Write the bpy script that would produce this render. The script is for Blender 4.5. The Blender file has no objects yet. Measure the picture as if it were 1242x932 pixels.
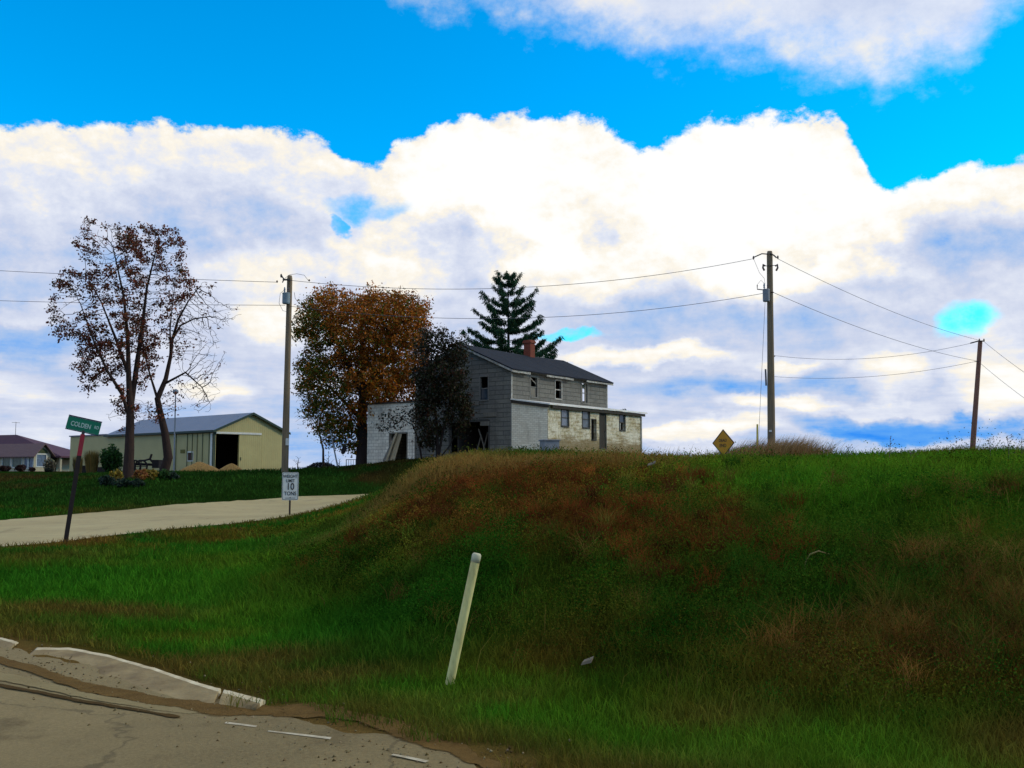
import bpy, math, random
import numpy as np
from mathutils import Vector, Matrix
R = math.radians
random.seed(7)
RNG = np.random.default_rng(7)
SC = bpy.context.scene
COL = SC.collection

# ------------------------------------------------------------------ camera
F = 1193.0                       # focal length in photograph pixels (1242 wide)
HZ = 570.0                       # horizon row
CAMZ = 1.7
PITCH = math.atan((HZ - 466.0) / F)
cam = bpy.data.objects.new('camera', bpy.data.cameras.new('camera'))
COL.objects.link(cam)
cam.location = (0, 0, CAMZ)
cam.rotation_euler = (math.pi / 2 + PITCH, 0, 0)
cam.data.sensor_width = 36.0
cam.data.lens = 36.0 * F / 1242.0
cam.data.clip_start = 0.1
cam.data.clip_end = 20000
SC.camera = cam
CP, SP = math.cos(PITCH), math.sin(PITCH)


def ray(px, py):
    dx = (px - 621.0) / F
    dy = (466.0 - py) / F
    return (dx, CP - SP * dy, SP + CP * dy)


def P(px, py, D):                # the point at depth D (metres along Y) seen at a photo pixel
    r = ray(px, py)
    k = D / r[1]
    return (r[0] * k, D, CAMZ + r[2] * k)


# ------------------------------------------------------------------ light
SC.view_settings.view_transform = 'Standard'
SC.view_settings.look = 'None'
SC.view_settings.exposure = 0.15
SC.view_settings.gamma = 1.0
SC.render.engine = 'CYCLES'
SC.cycles.max_bounces = 6
SC.cycles.transparent_max_bounces = 6
SUN_AZ, SUN_EL = R(80), R(27)    # azimuth from +Y towards +X
sun = bpy.data.objects.new('sun', bpy.data.lights.new('sun', 'SUN'))
COL.objects.link(sun)
sun.data.energy = 1.5
sun.data.angle = R(10)
sun.data.color = (1.0, 0.84, 0.60)
sd = Vector((math.sin(SUN_AZ) * math.cos(SUN_EL), math.cos(SUN_AZ) * math.cos(SUN_EL), math.sin(SUN_EL)))
sun.rotation_euler = (-sd).to_track_quat('-Z', 'Y').to_euler()

W = bpy.data.worlds.new('World')
SC.world = W
W.use_nodes = True
nt = W.node_tree
nt.nodes.clear()


class G:                          # terse node-graph helper
    def __init__(s, tree):
        s.t = tree

    def n(s, kind, **kw):
        nd = s.t.nodes.new(kind)
        for k, v in kw.items():
            setattr(nd, k, v)
        return nd

    def put(s, sock, v):
        if hasattr(v, 'is_output'):
            s.t.links.new(v, sock)
        else:
            sock.default_value = v

    def m(s, op, a, b=None, c=None, clamp=False):
        nd = s.n('ShaderNodeMath', operation=op, use_clamp=clamp)
        s.put(nd.inputs[0], a)
        if b is not None:
            s.put(nd.inputs[1], b)
        if c is not None:
            s.put(nd.inputs[2], c)
        return nd.outputs[0]

    def xyz(s, x, y, z):
        nd = s.n('ShaderNodeCombineXYZ')
        for i, v in enumerate((x, y, z)):
            s.put(nd.inputs[i], v)
        return nd.outputs[0]

    def noise(s, vec, scale, detail=4, rough=0.55, dist=0.0, col=False):
        nd = s.n('ShaderNodeTexNoise')
        s.put(nd.inputs['Vector'], vec)
        nd.inputs['Scale'].default_value = scale
        nd.inputs['Detail'].default_value = detail
        nd.inputs['Roughness'].default_value = rough
        nd.inputs['Distortion'].default_value = dist
        return nd.outputs['Color' if col else 'Fac']

    def rng(s, v, a, b, c=0.0, d=1.0, smooth=True):
        nd = s.n('ShaderNodeMapRange', interpolation_type='SMOOTHSTEP' if smooth else 'LINEAR')
        for i, q in enumerate((v, a, b, c, d)):
            s.put(nd.inputs[i], q)
        return nd.outputs[0]

    def mix(s, f, a, b, mode='MIX'):
        nd = s.n('ShaderNodeMix', data_type='RGBA', blend_type=mode)
        s.put(nd.inputs[0], f)
        s.put(nd.inputs[6], a)
        s.put(nd.inputs[7], b)
        return nd.outputs[2]

    def ramp(s, v, stops):
        nd = s.n('ShaderNodeValToRGB')
        s.put(nd.inputs[0], v)
        e = nd.color_ramp.elements
        while len(e) < len(stops):
            e.new(0.5)
        for q, (p, c) in zip(e, stops):
            q.position = p
            q.color = (*c, 1) if len(c) == 3 else c
        return nd.outputs[0]


g = G(nt)


def azel(px, py):
    r = Vector(ray(px, py)).normalized()
    return math.atan2(r.x, r.y), math.asin(r.z)


gen = g.n('ShaderNodeTexCoord').outputs['Generated']
sep = g.n('ShaderNodeSeparateXYZ')
nt.links.new(gen, sep.inputs[0])
AZ = g.m('ARCTAN2', sep.outputs[0], sep.outputs[1])
EL = g.m('ARCSINE', sep.outputs[2])
UV = g.xyz(AZ, g.m('MULTIPLY', EL, 1.35), 0.0)
billow = g.noise(UV, 9.0, 9, 0.62)
billow2 = g.noise(UV, 26.0, 8, 0.66)
wrp = g.n('ShaderNodeSeparateXYZ')
nt.links.new(g.noise(UV, 7.0, 6, 0.6, col=True), wrp.inputs[0])
WA = g.m('ADD', AZ, g.m('MULTIPLY', g.m('SUBTRACT', wrp.outputs[0], 0.5), 0.14))
WE = g.m('ADD', EL, g.m('MULTIPLY', g.m('SUBTRACT', wrp.outputs[1], 0.5), 0.09))


def azcurve(pts):                 # elevation (radians) as a function of azimuth
    nd = g.n('ShaderNodeFloatCurve')
    lo, hi = -0.75, 0.75
    g.put(nd.inputs['Value'], g.m('MULTIPLY', g.m('ADD', AZ, 0.75), 1 / 1.5, clamp=True))
    c = nd.mapping.curves[0]
    q = [((azel(x, y)[0] - lo) / (hi - lo), azel(x, y)[1]) for x, y in pts]
    while len(c.points) < len(q):
        c.points.new(0.5, 0.5)
    for p, (a, b) in zip(c.points, q):
        p.location = (a, b * 1.6)
        p.handle_type = 'AUTO'
    nd.mapping.update()
    return g.m('MULTIPLY', nd.outputs[0], 1 / 1.6)


TOP = azcurve([(-380, 150), (0, 157), (100, 152), (200, 150), (300, 155), (375, 166), (428, 200), (458, 205), (476, 180),
               (505, 168), (545, 150), (620, 136), (700, 142), (742, 158), (775, 182), (830, 160), (900, 142), (1000, 138),
               (1042, 180), (1078, 232), (1115, 226), (1160, 205), (1242, 190), (1560, 150)])
BOT = azcurve([(-380, -400), (300, -200), (440, -60), (495, 6), (560, 24), (640, 44), (740, 54), (765, 74), (850, 80), (900, 70),
               (960, 86), (1050, 96), (1105, 92), (1180, 84), (1205, 45), (1260, 10), (1560, -200)])
edge = g.m('ADD', g.m('ADD', g.m('SUBTRACT', TOP, EL), g.m('MULTIPLY', g.m('SUBTRACT', g.noise(UV, 62.0, 5, 0.6), 0.5), 0.016)), g.m('ADD', g.m('MULTIPLY', g.m('SUBTRACT', billow2, 0.5), 0.034),
                                                  g.m('MULTIPLY', g.m('SUBTRACT', billow, 0.5), 0.05)))
bank = g.rng(edge, -0.003, 0.006)
edge2 = g.m('ADD', g.m('SUBTRACT', EL, BOT), g.m('ADD', g.m('MULTIPLY', g.m('SUBTRACT', billow2, 0.5), 0.045),
                                                   g.m('MULTIPLY', g.m('SUBTRACT', billow, 0.5), 0.13)))
upper = g.m('MULTIPLY', g.rng(edge2, -0.010, 0.055), 0.93)


def blob(px, py, rx, ry, core=0.25):
    a, e = azel(px, py)
    dx = g.m('MULTIPLY', g.m('SUBTRACT', WA, a), F / rx)
    dy = g.m('MULTIPLY', g.m('SUBTRACT', WE, e), F / ry)
    d = g.m('ADD', g.m('MULTIPLY', dx, dx), g.m('MULTIPLY', dy, dy))
    return g.rng(d, 1.0, core)


holes = None
for b in [(456, 248, 56, 18, 0.0), (1166, 390, 50, 30, 0.05), (692, 406, 44, 10, 0.2), (425, 264, 16, 10, 0.2)]:
    q = blob(*b)
    holes = q if holes is None else g.m('MAXIMUM', holes, q)
holes = g.m('MULTIPLY', holes, g.rng(billow2, .25, .62, .35, .9))
high = g.m('MULTIPLY', g.rng(g.noise(gen, 4.0, 7, .6), 0.36, 0.5), g.rng(EL, 0.50, 0.66))  # unseen clouds added overhead to make the ambient light neutral
mask = g.m('MULTIPLY', g.m('MAXIMUM', g.m('MAXIMUM', bank, upper), high), g.m('SUBTRACT', 1.0, holes))

# brightness of the clouds: 0 deep blue shade .. 1 sunlit white
base = g.ramp(g.m('MULTIPLY', EL, 2.0), [(0.0, (.52,) * 3), (0.07, (.56,) * 3), (0.24, (.60,) * 3), (0.40, (.63,) * 3),
                                         (0.55, (.72,) * 3), (0.64, (.82,) * 3), (0.8, (.80,) * 3)])
streakv = g.xyz(g.m('MULTIPLY', AZ, 0.55), g.m('MULTIPLY', EL, 3.2), 3.0)
streak = g.noise(streakv, 10.0, 6, 0.6)
S = g.m('ADD', base, g.m('MULTIPLY', g.m('SUBTRACT', billow, 0.5), 0.34))
S = g.m('ADD', S, g.m('MULTIPLY', g.m('SUBTRACT', billow2, 0.5), 0.14))
S = g.m('ADD', S, g.m('MULTIPLY', g.m('MULTIPLY', g.m('SUBTRACT', streak, 0.5), 1.3), g.rng(EL, 0.22, 0.02)))
for w, b in [
    (.22, (760, 225, 330, 120)), (.24, (560, 220, 110, 100)), (.26, (930, 260, 190, 120)), (.20, (330, 330, 90, 50)), (.20, (470, 320, 110, 60)),
    (.26, (700, 330, 120, 40)), (.3, (1215, 450, 70, 60)), (.22, (1150, 250, 160, 50)), (.34, (780, 438, 130, 16)), (.26, (1020, 330, 70, 30)),
    (.3, (930, 490, 90, 14)), (.25, (830, 520, 150, 16)), (.26, (260, 470, 70, 22)), (.18, (60, 370, 60, 18)),
    (.24, (330, 395, 60, 30)), (.20, (960, 443, 60, 12)), (.22, (640, 300, 100, 40)), (.26, (900, 330, 90, 40)), (.3, (1075, 455, 60, 26)),
    (-.16, (80, 330, 230, 70)), (-.24, (30, 408, 130, 30)), (-.18, (250, 260, 130, 60)), (-.15, (830, 385, 190, 45)),
    (-.08, (1130, 320, 150, 50)), (-.15, (940, 400, 130, 40)), (-.22, (1010, 455, 70, 20)), (-.50, (1120, 512, 190, 18)), (-.2, (540, 285, 50, 30)), (-.18, (880, 470, 120, 14)),
    (-.22, (390, 520, 120, 60)), (-.16, (560, 300, 120, 30)), (-.14, (720, 290, 40, 30)), (-.12, (1180, 300, 110, 40)),
]:
    S = g.m('ADD', S, g.m('MULTIPLY', blob(*b, 0.0), w))
relief = g.m('SUBTRACT', billow, g.noise(g.xyz(g.m('ADD', AZ, .010), g.m('MULTIPLY', g.m('ADD', EL, .012), 1.35), 0.0), 9.0, 9, .62))
relief2 = g.m('SUBTRACT', billow2, g.noise(g.xyz(g.m('ADD', AZ, .004), g.m('MULTIPLY', g.m('ADD', EL, .005), 1.35), 0.0), 26.0, 7, .6))
S = g.m('ADD', S, g.m('MULTIPLY', g.m('ADD', g.m('MULTIPLY', relief, 1.1), g.m('MULTIPLY', relief2, .30)), g.rng(EL, .06, .24, .25, .8)))
S = g.mix(upper, S, g.m('ADD', 0.66, g.m('MULTIPLY', g.m('SUBTRACT', billow, 0.5), 0.9)))
ccol = g.ramp(S, [(0.0, (.03, .27, .92)), (0.2, (.12, .39, .91)), (0.38, (.38, .54, .84)), (0.56, (.60, .66, .83)),
                  (0.72, (.76, .80, .91)), (0.84, (.97, .91, .80)), (0.93, (1.0, .985, .94)), (1.0, (1.0, 1.0, 1.0))])
sky = g.n('ShaderNodeTexSky', sky_type='NISHITA')
sky.sun_disc = False
sky.sun_elevation = SUN_EL
sky.sun_rotation = SUN_AZ
sky.air_density = 1.0
sky.dust_density = 0.3
sky.ozone_density = 2.0
hs = g.n('ShaderNodeHueSaturation')
hs.inputs['Saturation'].default_value = 1.75
nt.links.new(sky.outputs[0], hs.inputs['Color'])
tint = g.mix(1.0, hs.outputs[0], (0.04, 2.05, 1.95, 1), 'MULTIPLY')
bg1 = g.n('ShaderNodeBackground')
nt.links.new(tint, bg1.inputs[0])
bg1.inputs[1].default_value = 0.12
bg2 = g.n('ShaderNodeBackground')
nt.links.new(ccol, bg2.inputs[0])
bg2.inputs[1].default_value = 0.91
ms = g.n('ShaderNodeMixShader')
g.put(ms.inputs[0], mask)
nt.links.new(bg1.outputs[0], ms.inputs[1])
nt.links.new(bg2.outputs[0], ms.inputs[2])
wo = g.n('ShaderNodeOutputWorld')
nt.links.new(ms.outputs[0], wo.inputs[0])

# ------------------------------------------------------------------ helpers: objects


def tag(o, label=None, cat=None, group=None, kind=None):
    if label:
        o['label'] = label
    if cat:
        o['category'] = cat
    if group:
        o['group'] = group
    if kind:
        o['kind'] = kind
    return o


def empty(name, loc, label, cat, rz=0.0, group=None):
    o = bpy.data.objects.new(name, None)
    COL.objects.link(o)
    o.location = loc
    o.rotation_euler = (0, 0, rz)
    o.empty_display_size = 0.3
    return tag(o, label, cat, group)


def fast_mesh(name, V, tris=None, quads=None, col=None, smooth=False):
    """numpy arrays straight into a mesh; col is per vertex"""
    me = bpy.data.meshes.new(name)
    V = np.asarray(V, dtype=np.float32)
    tris = np.zeros((0, 3), np.int32) if tris is None else np.asarray(tris, np.int32)
    quads = np.zeros((0, 4), np.int32) if quads is None else np.asarray(quads, np.int32)
    me.vertices.add(len(V))
    me.vertices.foreach_set('co', V.ravel())
    nl = tris.size + quads.size
    me.loops.add(nl)
    me.loops.foreach_set('vertex_index', np.concatenate([tris.ravel(), quads.ravel()]))
    npoly = len(tris) + len(quads)
    me.polygons.add(npoly)
    tot = np.concatenate([np.full(len(tris), 3, np.int32), np.full(len(quads), 4, np.int32)])
    st = np.concatenate([[0], np.cumsum(tot)[:-1]]).astype(np.int32)
    me.polygons.foreach_set('loop_start', st)
    if smooth:
        me.polygons.foreach_set('use_smooth', np.ones(npoly, bool))
    me.update(calc_edges=True)
    if col is not None:
        a = me.color_attributes.new('Col', 'FLOAT_COLOR', 'POINT')
        c = np.ones((len(V), 4), np.float32)
        c[:, :3] = col
        a.data.foreach_set('color', c.ravel())
    return me


def link(name, me, mat, parent=None):
    me.name = name
    o = bpy.data.objects.new(name, me)
    COL.objects.link(o)
    if mat:
        me.materials.append(mat)
    if parent:
        o.parent = parent
    return o


class MB:
    def __init__(s):
        s.v, s.f = [], []

    def poly(s, pts):
        n = len(s.v)
        s.v += [tuple(p) for p in pts]
        s.f.append(tuple(range(n, n + len(pts))))
        return s

    def box(s, x0, x1, y0, y1, z0, z1):
        n = len(s.v)
        s.v += [(x, y, z) for z in (z0, z1) for x, y in ((x0, y0), (x1, y0), (x1, y1), (x0, y1))]
        s.f += [tuple(n + i for i in q) for q in ((3, 2, 1, 0), (4, 5, 6, 7), (0, 1, 5, 4), (1, 2, 6, 5), (2, 3, 7, 6), (3, 0, 4, 7))]
        return s

    def hull8(s, pts):            # bottom four counter-clockwise then top four
        n = len(s.v)
        s.v += [tuple(p) for p in pts]
        s.f += [tuple(n + i for i in q) for q in ((3, 2, 1, 0), (4, 5, 6, 7), (0, 1, 5, 4), (1, 2, 6, 5), (2, 3, 7, 6), (3, 0, 4, 7))]
        return s

    def slab(s, quad, t):         # a quad thickened by t along its normal
        q = [Vector(p) for p in quad]
        nrm = (q[1] - q[0]).cross(q[2] - q[0]).normalized() * t
        return s.hull8([p - nrm for p in q] + q)

    def bar(s, a, b, w, h=None):
        a, b = Vector(a), Vector(b)
        h = h or w
        d = (b - a).normalized()
        up = Vector((0, 0, 1)) if abs(d.z) < 0.95 else Vector((0, 1, 0))
        sx = d.cross(up).normalized() * (w / 2)
        sy = sx.cross(d).normalized() * (h / 2)
        return s.hull8([a - sx - sy, a + sx - sy, a + sx + sy, a - sx + sy, b - sx - sy, b + sx - sy, b + sx + sy, b - sx + sy])

    def tube(s, pts, rad, sides=8, cap=True):
        pts = [Vector(p) for p in pts]
        if not hasattr(rad, '__len__'):
            rad = [rad] * len(pts)
        n0 = len(s.v)
        prev = None
        for i, p in enumerate(pts):
            d = (pts[min(i + 1, len(pts) - 1)] - pts[max(i - 1, 0)]).normalized()
            if prev is None:
                ref = Vector((1, 0, 0)) if abs(d.x) < 0.9 else Vector((0, 1, 0))
                u = d.cross(ref).normalized()
            else:
                u = (prev - d * prev.dot(d)).normalized()
            prev = u
            w = d.cross(u)
            for k in range(sides):
                a = 2 * math.pi * k / sides
                s.v.append(tuple(p + (u * math.cos(a) + w * math.sin(a)) * rad[i]))
        for i in range(len(pts) - 1):
            for k in range(sides):
                a = n0 + i * sides + k
                b = n0 + i * sides + (k + 1) % sides
                s.f.append((a, b, b + sides, a + sides))
        if cap:
            s.f.append(tuple(n0 + k for k in reversed(range(sides))))
            e = n0 + (len(pts) - 1) * sides
            s.f.append(tuple(e + k for k in range(sides)))
        return s

    def build(s, name, mat, parent=None, smooth=False, bevel=0.0):
        me = bpy.data.meshes.new(name)
        me.from_pydata(s.v, [], s.f)
        if smooth:
            me.polygons.foreach_set('use_smooth', [True] * len(me.polygons))
        me.update()
        o = link(name, me, mat, parent)
        if bevel:
            b = o.modifiers.new('bevel', 'BEVEL')
            b.width = bevel
            b.segments = 2
            b.limit_method = 'ANGLE'
        return o


# ------------------------------------------------------------------ helpers: materials
MATS = {}


def newmat(name):
    m = bpy.data.materials.new(name)
    m.use_nodes = True
    t = m.node_tree
    t.nodes.clear()
    gg = G(t)
    bs = gg.n('ShaderNodeBsdfPrincipled')
    out = gg.n('ShaderNodeOutputMaterial')
    t.links.new(bs.outputs[0], out.inputs[0])
    return m, gg, bs, out


def mat(name, c1, c2=None, scale=4.0, rough=0.8, bump=0.0, metal=0.0, stretch=(1, 1, 1), c3=None, detail=5, spec=0.3, bscale=None):
    if name in MATS:
        return MATS[name]
    m, gg, bs, out = newmat(name)
    co = gg.n('ShaderNodeTexCoord').outputs['Object']
    mp = gg.n('ShaderNodeMapping')
    mp.inputs['Scale'].default_value = stretch
    m.node_tree.links.new(co, mp.inputs[0])
    v = mp.outputs[0]
    if c2 is None:
        c2 = tuple(x * 0.75 for x in c1)
    n1 = gg.noise(v, scale, detail, 0.62)
    stops = [(0.32, c1), (0.68, c2)]
    if c3:
        stops = [(0.28, c1), (0.5, c2), (0.66, c3)]
    c = gg.ramp(n1, stops)
    gg.put(bs.inputs['Base Color'], c)
    bs.inputs['Roughness'].default_value = rough
    bs.inputs['Metallic'].default_value = metal
    bs.inputs['Specular IOR Level'].default_value = spec
    if bump:
        b = gg.n('ShaderNodeBump')
        b.inputs['Strength'].default_value = bump
        b.inputs['Distance'].default_value = 0.03
        gg.put(b.inputs['Height'], gg.noise(v, bscale or scale * 4, 5, 0.6))
        gg.put(bs.inputs['Normal'], b.outputs[0])
    MATS[name] = m
    return m


def colmat(name, rough=0.85, transl=0.0, spec=0.0, noise=0.0, nscale=6.0):
    """plants and ground whose own colour is stored on the mesh"""
    m, gg, bs, out = newmat(name)
    at = gg.n('ShaderNodeAttribute', attribute_name='Col').outputs['Color']
    c = at
    if noise:
        co = gg.n('ShaderNodeTexCoord').outputs['Object']
        f = gg.noise(co, nscale, 8, 0.7)
        f2 = gg.noise(co, nscale * 9, 4, 0.7)
        k = gg.m('ADD', 1.0 - noise, gg.m('MULTIPLY', gg.m('ADD', f, f2), noise))
        c = gg.mix(1.0, at, gg.xyz(k, k, k), 'MULTIPLY')
        b = gg.n('ShaderNodeBump')
        b.inputs['Strength'].default_value = 0.8
        b.inputs['Distance'].default_value = 0.06
        gg.put(b.inputs['Height'], f2)
        gg.put(bs.inputs['Normal'], b.outputs[0])
    gg.put(bs.inputs['Base Color'], c)
    bs.inputs['Roughness'].default_value = rough
    bs.inputs['Specular IOR Level'].default_value = spec
    if transl:
        tr = gg.n('ShaderNodeBsdfTranslucent')
        gg.put(tr.inputs[0], c)
        mx = gg.n('ShaderNodeMixShader')
        mx.inputs[0].default_value = transl
        m.node_tree.links.new(bs.outputs[0], mx.inputs[1])
        m.node_tree.links.new(tr.outputs[0], mx.inputs[2])
        m.node_tree.links.new(mx.outputs[0], out.inputs[0])
    return m


def brickmat(name, c1, c2, mortar, bw, bh, msize=0.012, worn=None, wornf=0.5, wscale=1.2, rough=0.9, bump=0.5, streak=None, offset=0.5, grime=None):
    m, gg, bs, out = newmat(name)
    co = gg.n('ShaderNodeTexCoord').outputs['Object']
    sp = gg.n('ShaderNodeSeparateXYZ')
    m.node_tree.links.new(co, sp.inputs[0])
    v = gg.xyz(gg.m('ADD', sp.outputs[0], sp.outputs[1]), sp.outputs[2], 0.0)
    wob = gg.noise(v, 3.0, 3, col=True)
    v2n = gg.n('ShaderNodeVectorMath', operation='MULTIPLY_ADD')
    gg.put(v2n.inputs[0], wob)
    v2n.inputs[1].default_value = (0.03, 0.03, 0)
    gg.put(v2n.inputs[2], v)
    bt = gg.n('ShaderNodeTexBrick')
    bt.offset = offset
    gg.put(bt.inputs['Vector'], v2n.outputs[0])
    bt.inputs['Color1'].default_value = (*c1, 1)
    bt.inputs['Color2'].default_value = (*c2, 1)
    bt.inputs['Mortar'].default_value = (*mortar, 1)
    bt.inputs['Scale'].default_value = 1.0
    bt.inputs['Mortar Size'].default_value = msize
    bt.inputs['Mortar Smooth'].default_value = 0.2
    bt.inputs['Bias'].default_value = 0.0
    bt.inputs['Brick Width'].default_value = bw
    bt.inputs['Row Height'].default_value = bh
    c = bt.outputs['Color']
    if worn:
        f = gg.noise(v, wscale, 9, 0.72)
        fine = gg.noise(v, 7.0, 6, 0.7)
        ff = gg.m('ADD', gg.m('MULTIPLY', f, 0.6), gg.m('MULTIPLY', fine, 0.4))
        c = gg.mix(gg.rng(ff, 1.0 - wornf - 0.08, 1.0 - wornf + 0.08), c, (*worn, 1))
    if streak:
        st = gg.noise(gg.xyz(gg.m('ADD', sp.outputs[0], sp.outputs[1]), gg.m('MULTIPLY', sp.outputs[2], 0.25), 4.0), 2.2, 6, 0.7)
        c = gg.mix(gg.rng(st, 0.5, 0.75, 0.0, 0.75), c, (*streak, 1))
    if grime:                     # stained courses and rising damp
        st = gg.noise(gg.xyz(gg.m('MULTIPLY', gg.m('ADD', sp.outputs[0], sp.outputs[1]), .5), gg.m('MULTIPLY', sp.outputs[2], 2.2), 4.0), 1.6, 7, 0.7)
        low = gg.rng(sp.outputs[2], 1.3, .1, 0, .35)
        c = gg.mix(gg.m('MULTIPLY', gg.rng(gg.m('ADD', st, low), 0.47, 0.74), .85), c, (*grime, 1))
    gg.put(bs.inputs['Base Color'], c)
    bs.inputs['Roughness'].default_value = rough
    bs.inputs['Specular IOR Level'].default_value = 0.2
    b = gg.n('ShaderNodeBump')
    b.inputs['Strength'].default_value = bump
    b.inputs['Distance'].default_value = 0.02
    gg.put(b.inputs['Height'], gg.m('ADD', gg.m('SUBTRACT', 1.0, bt.outputs['Fac']), gg.m('MULTIPLY', gg.noise(v, 20, 4), 0.4)))
    gg.put(bs.inputs['Normal'], b.outputs[0])
    return m


def glassmat(name, c=(0.02, 0.03, 0.04), rough=0.12):
    m, gg, bs, out = newmat(name)
    co = gg.n('ShaderNodeTexCoord').outputs['Object']
    gg.put(bs.inputs['Base Color'], gg.ramp(gg.noise(co, 3, 4), [(0.3, c), (0.7, tuple(x * 2.2 for x in c))]))
    bs.inputs['Roughness'].default_value = rough
    bs.inputs['Specular IOR Level'].default_value = 0.5
    return m


# ------------------------------------------------------------------ numpy noise


def vnoise(x, y, seed=0):
    x = np.asarray(x, float)
    y = np.asarray(y, float)
    xi, yi = np.floor(x).astype(np.int64), np.floor(y).astype(np.int64)
    fx, fy = x - xi, y - yi
    fx, fy = fx * fx * (3 - 2 * fx), fy * fy * (3 - 2 * fy)

    def h(a, b):
        n = (a * 374761393 + b * 668265263 + seed * 974711) & 0x7fffffff
        n = ((n ^ (n >> 13)) * 1274126177) & 0x7fffffff
        return ((n ^ (n >> 16)) & 0xffff) / 65535.0
    return (h(xi, yi) * (1 - fx) + h(xi + 1, yi) * fx) * (1 - fy) + (h(xi, yi + 1) * (1 - fx) + h(xi + 1, yi + 1) * fx) * fy


def fbm(x, y, s, seed=0, octv=4):
    t, a, n = 0.0, 0.5, 0.0
    for i in range(octv):
        t = t + a * vnoise(np.asarray(x) / s * 2 ** i + 17.3 * i, np.asarray(y) / s * 2 ** i - 9.1 * i, seed + i)
        n += a
        a *= 0.55
    return t / n


def sstep(v, a, b):
    t = np.clip((v - a) / (b - a), 0, 1)
    return t * t * (3 - 2 * t)


# ------------------------------------------------------------------ terrain
HE = np.array([-0.1, 5.6])                       # a point on the highway's far edge
HD = np.array([0.783, -0.622])                   # the highway's direction
HN = np.array([0.622, 0.783])                    # away from the highway, up the bank
ctrl = []
for t in (-60, -45, -32, -22, -15, -9, -5, -1, 3, 7, 12, 20, 32):
    for o in (0.3, -3, -7, -14):
        p = HE + HD * t + HN * o
        ctrl.append((p[0], p[1], 0.0 if o < 0 else 0.03))


def cp(px, py, D):
    ctrl.append(P(px, py, D))


def cz(px, D, z):
    ctrl.append(((px - 621.0) / F * D, D, z))


for x, y, z in [(-4.7, 12.5, -0.05), (-9, 17, 0.0), (-7.5, 14, 0.0), (-14, 24, 0.0), (-6.2, 18.5, 0.0), (-5.2, 15.5, -0.06), (-3.2, 11.3, -0.08), (-1.9, 9.0, 0.02)]:
    ctrl.append((x, y, z))
cz(547, 7.6, 0.02); cz(620, 7.9, 0.05); cz(900, 6.9, 0.08); cz(1242, 6.4, 0.10); cz(1500, 5.6, 0.1)
ctrl += [(8, 3.6, .1), (14, -1.2, .1), (22, -7, .1)]
# bank: middle and brow
for px, D, z in [(547, 10.5, 0.45), (700, 10.5, 0.62), (900, 9.6, 0.66), (1100, 9.0, .68), (1242, 8.6, 0.66), (1500, 7.8, .7),
                 (560, 14.5, 1.0), (700, 14, 1.16), (900, 12.6, 1.18), (1100, 11.8, 1.18), (1242, 11.2, 1.16), (420, 14, .25), (480, 12.5, .42)]:
    cz(px, D, z)
for px, py, D in [(470, 609, 25), (500, 580, 23.5), (535, 566, 22), (620, 563, 20.5), (700, 563, 20), (800, 564, 19), (845, 568, 18.5), (900, 568, 17.5), (1000, 567.5, 16.2),
                  (1100, 566.5, 15.4), (1242, 565, 14.6), (1500, 564, 13), (420, 631, 26), (400, 656, 20.5), (340, 643, 27), (330, 662, 21.5), (300, 636, 29.5)]:
    cp(px, py, D)
ctrl += [(17, 8, 1.95), (22, 3, 1.95), (28, -3, 1.95), (30, 12, 2.0)]
# plateau behind the brow
for px, D, z in [(620, 30, 1.93), (700, 30, 1.90), (840, 30, 1.74), (935, 30, 1.76), (1100, 30, 1.80), (1242, 30, 1.80),
                 (620, 57, 2.62), (700, 60, 2.55), (778, 63, 2.42), (840, 60, 1.90), (935, 54, 2.15), (875, 40, 1.85), (1180, 78, 2.45), (1300, 60, 2.2),
                 (620, 80, 2.6), (560, 60, 2.55), (508, 61, 2.35), (470, 62, 2.18), (445, 63, 2.0), (560, 40, 1.9), (520, 45, 1.55), (560, 50, 2.2),
                 (900, 110, 1.9), (650, 120, 2.0), (1200, 120, 2.2)]:
    cz(px, D, z)
# side road and the lawn beyond it
for px, py, D in [(0, 668, 20.7), (90, 655, 23.9), (200, 643, 27.0), (0, 632, 32.7), (155, 619, 38), (300, 607, 45), (400, 602, 48), (470, 597, 50), (230, 625, 35), (400, 612, 40),
                  (60, 579, 58), (155, 581, 50), (250, 576, 56), (345, 572.5, 57), (430, 568, 59), (440, 582, 54), (60, 600, 44), (300, 590, 49), (-200, 640, 30), (-200, 600, 45), (-200, 577, 60),
                  (259, 571.5, 92), (85, 572, 104), (40, 572, 125), (-100, 572, 125), (385, 568.5, 120), (320, 571, 100), (345, 571.5, 70), (250, 572.5, 72), (60, 573, 85)]:
    cp(px, py, D)
for a in np.linspace(0, 2 * math.pi, 16, endpoint=False):
    ctrl.append((260 * math.cos(a), 260 * math.sin(a), 1.0))
    ctrl.append((900 * math.cos(a), 900 * math.sin(a), 0.2))
ctrl = np.array(ctrl)


def warp(x, y):
    r = np.sqrt(x * x + y * y) + 1e-6
    k = np.log1p(r / 5.0) / r
    return np.stack([x * k, y * k], -1)


def tphi(d2):
    return 0.5 * d2 * np.log(d2 + 1e-12)


CW = warp(ctrl[:, 0], ctrl[:, 1])
nC = len(CW)
A = np.zeros((nC + 3, nC + 3))
A[:nC, :nC] = tphi(((CW[:, None] - CW[None]) ** 2).sum(-1)) + np.eye(nC) * 2e-4
A[:nC, nC] = 1
A[:nC, nC + 1:] = CW
A[nC, :nC] = 1
A[nC + 1:, :nC] = CW.T
SOL = np.linalg.solve(A, np.concatenate([ctrl[:, 2], [0, 0, 0]]))


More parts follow.
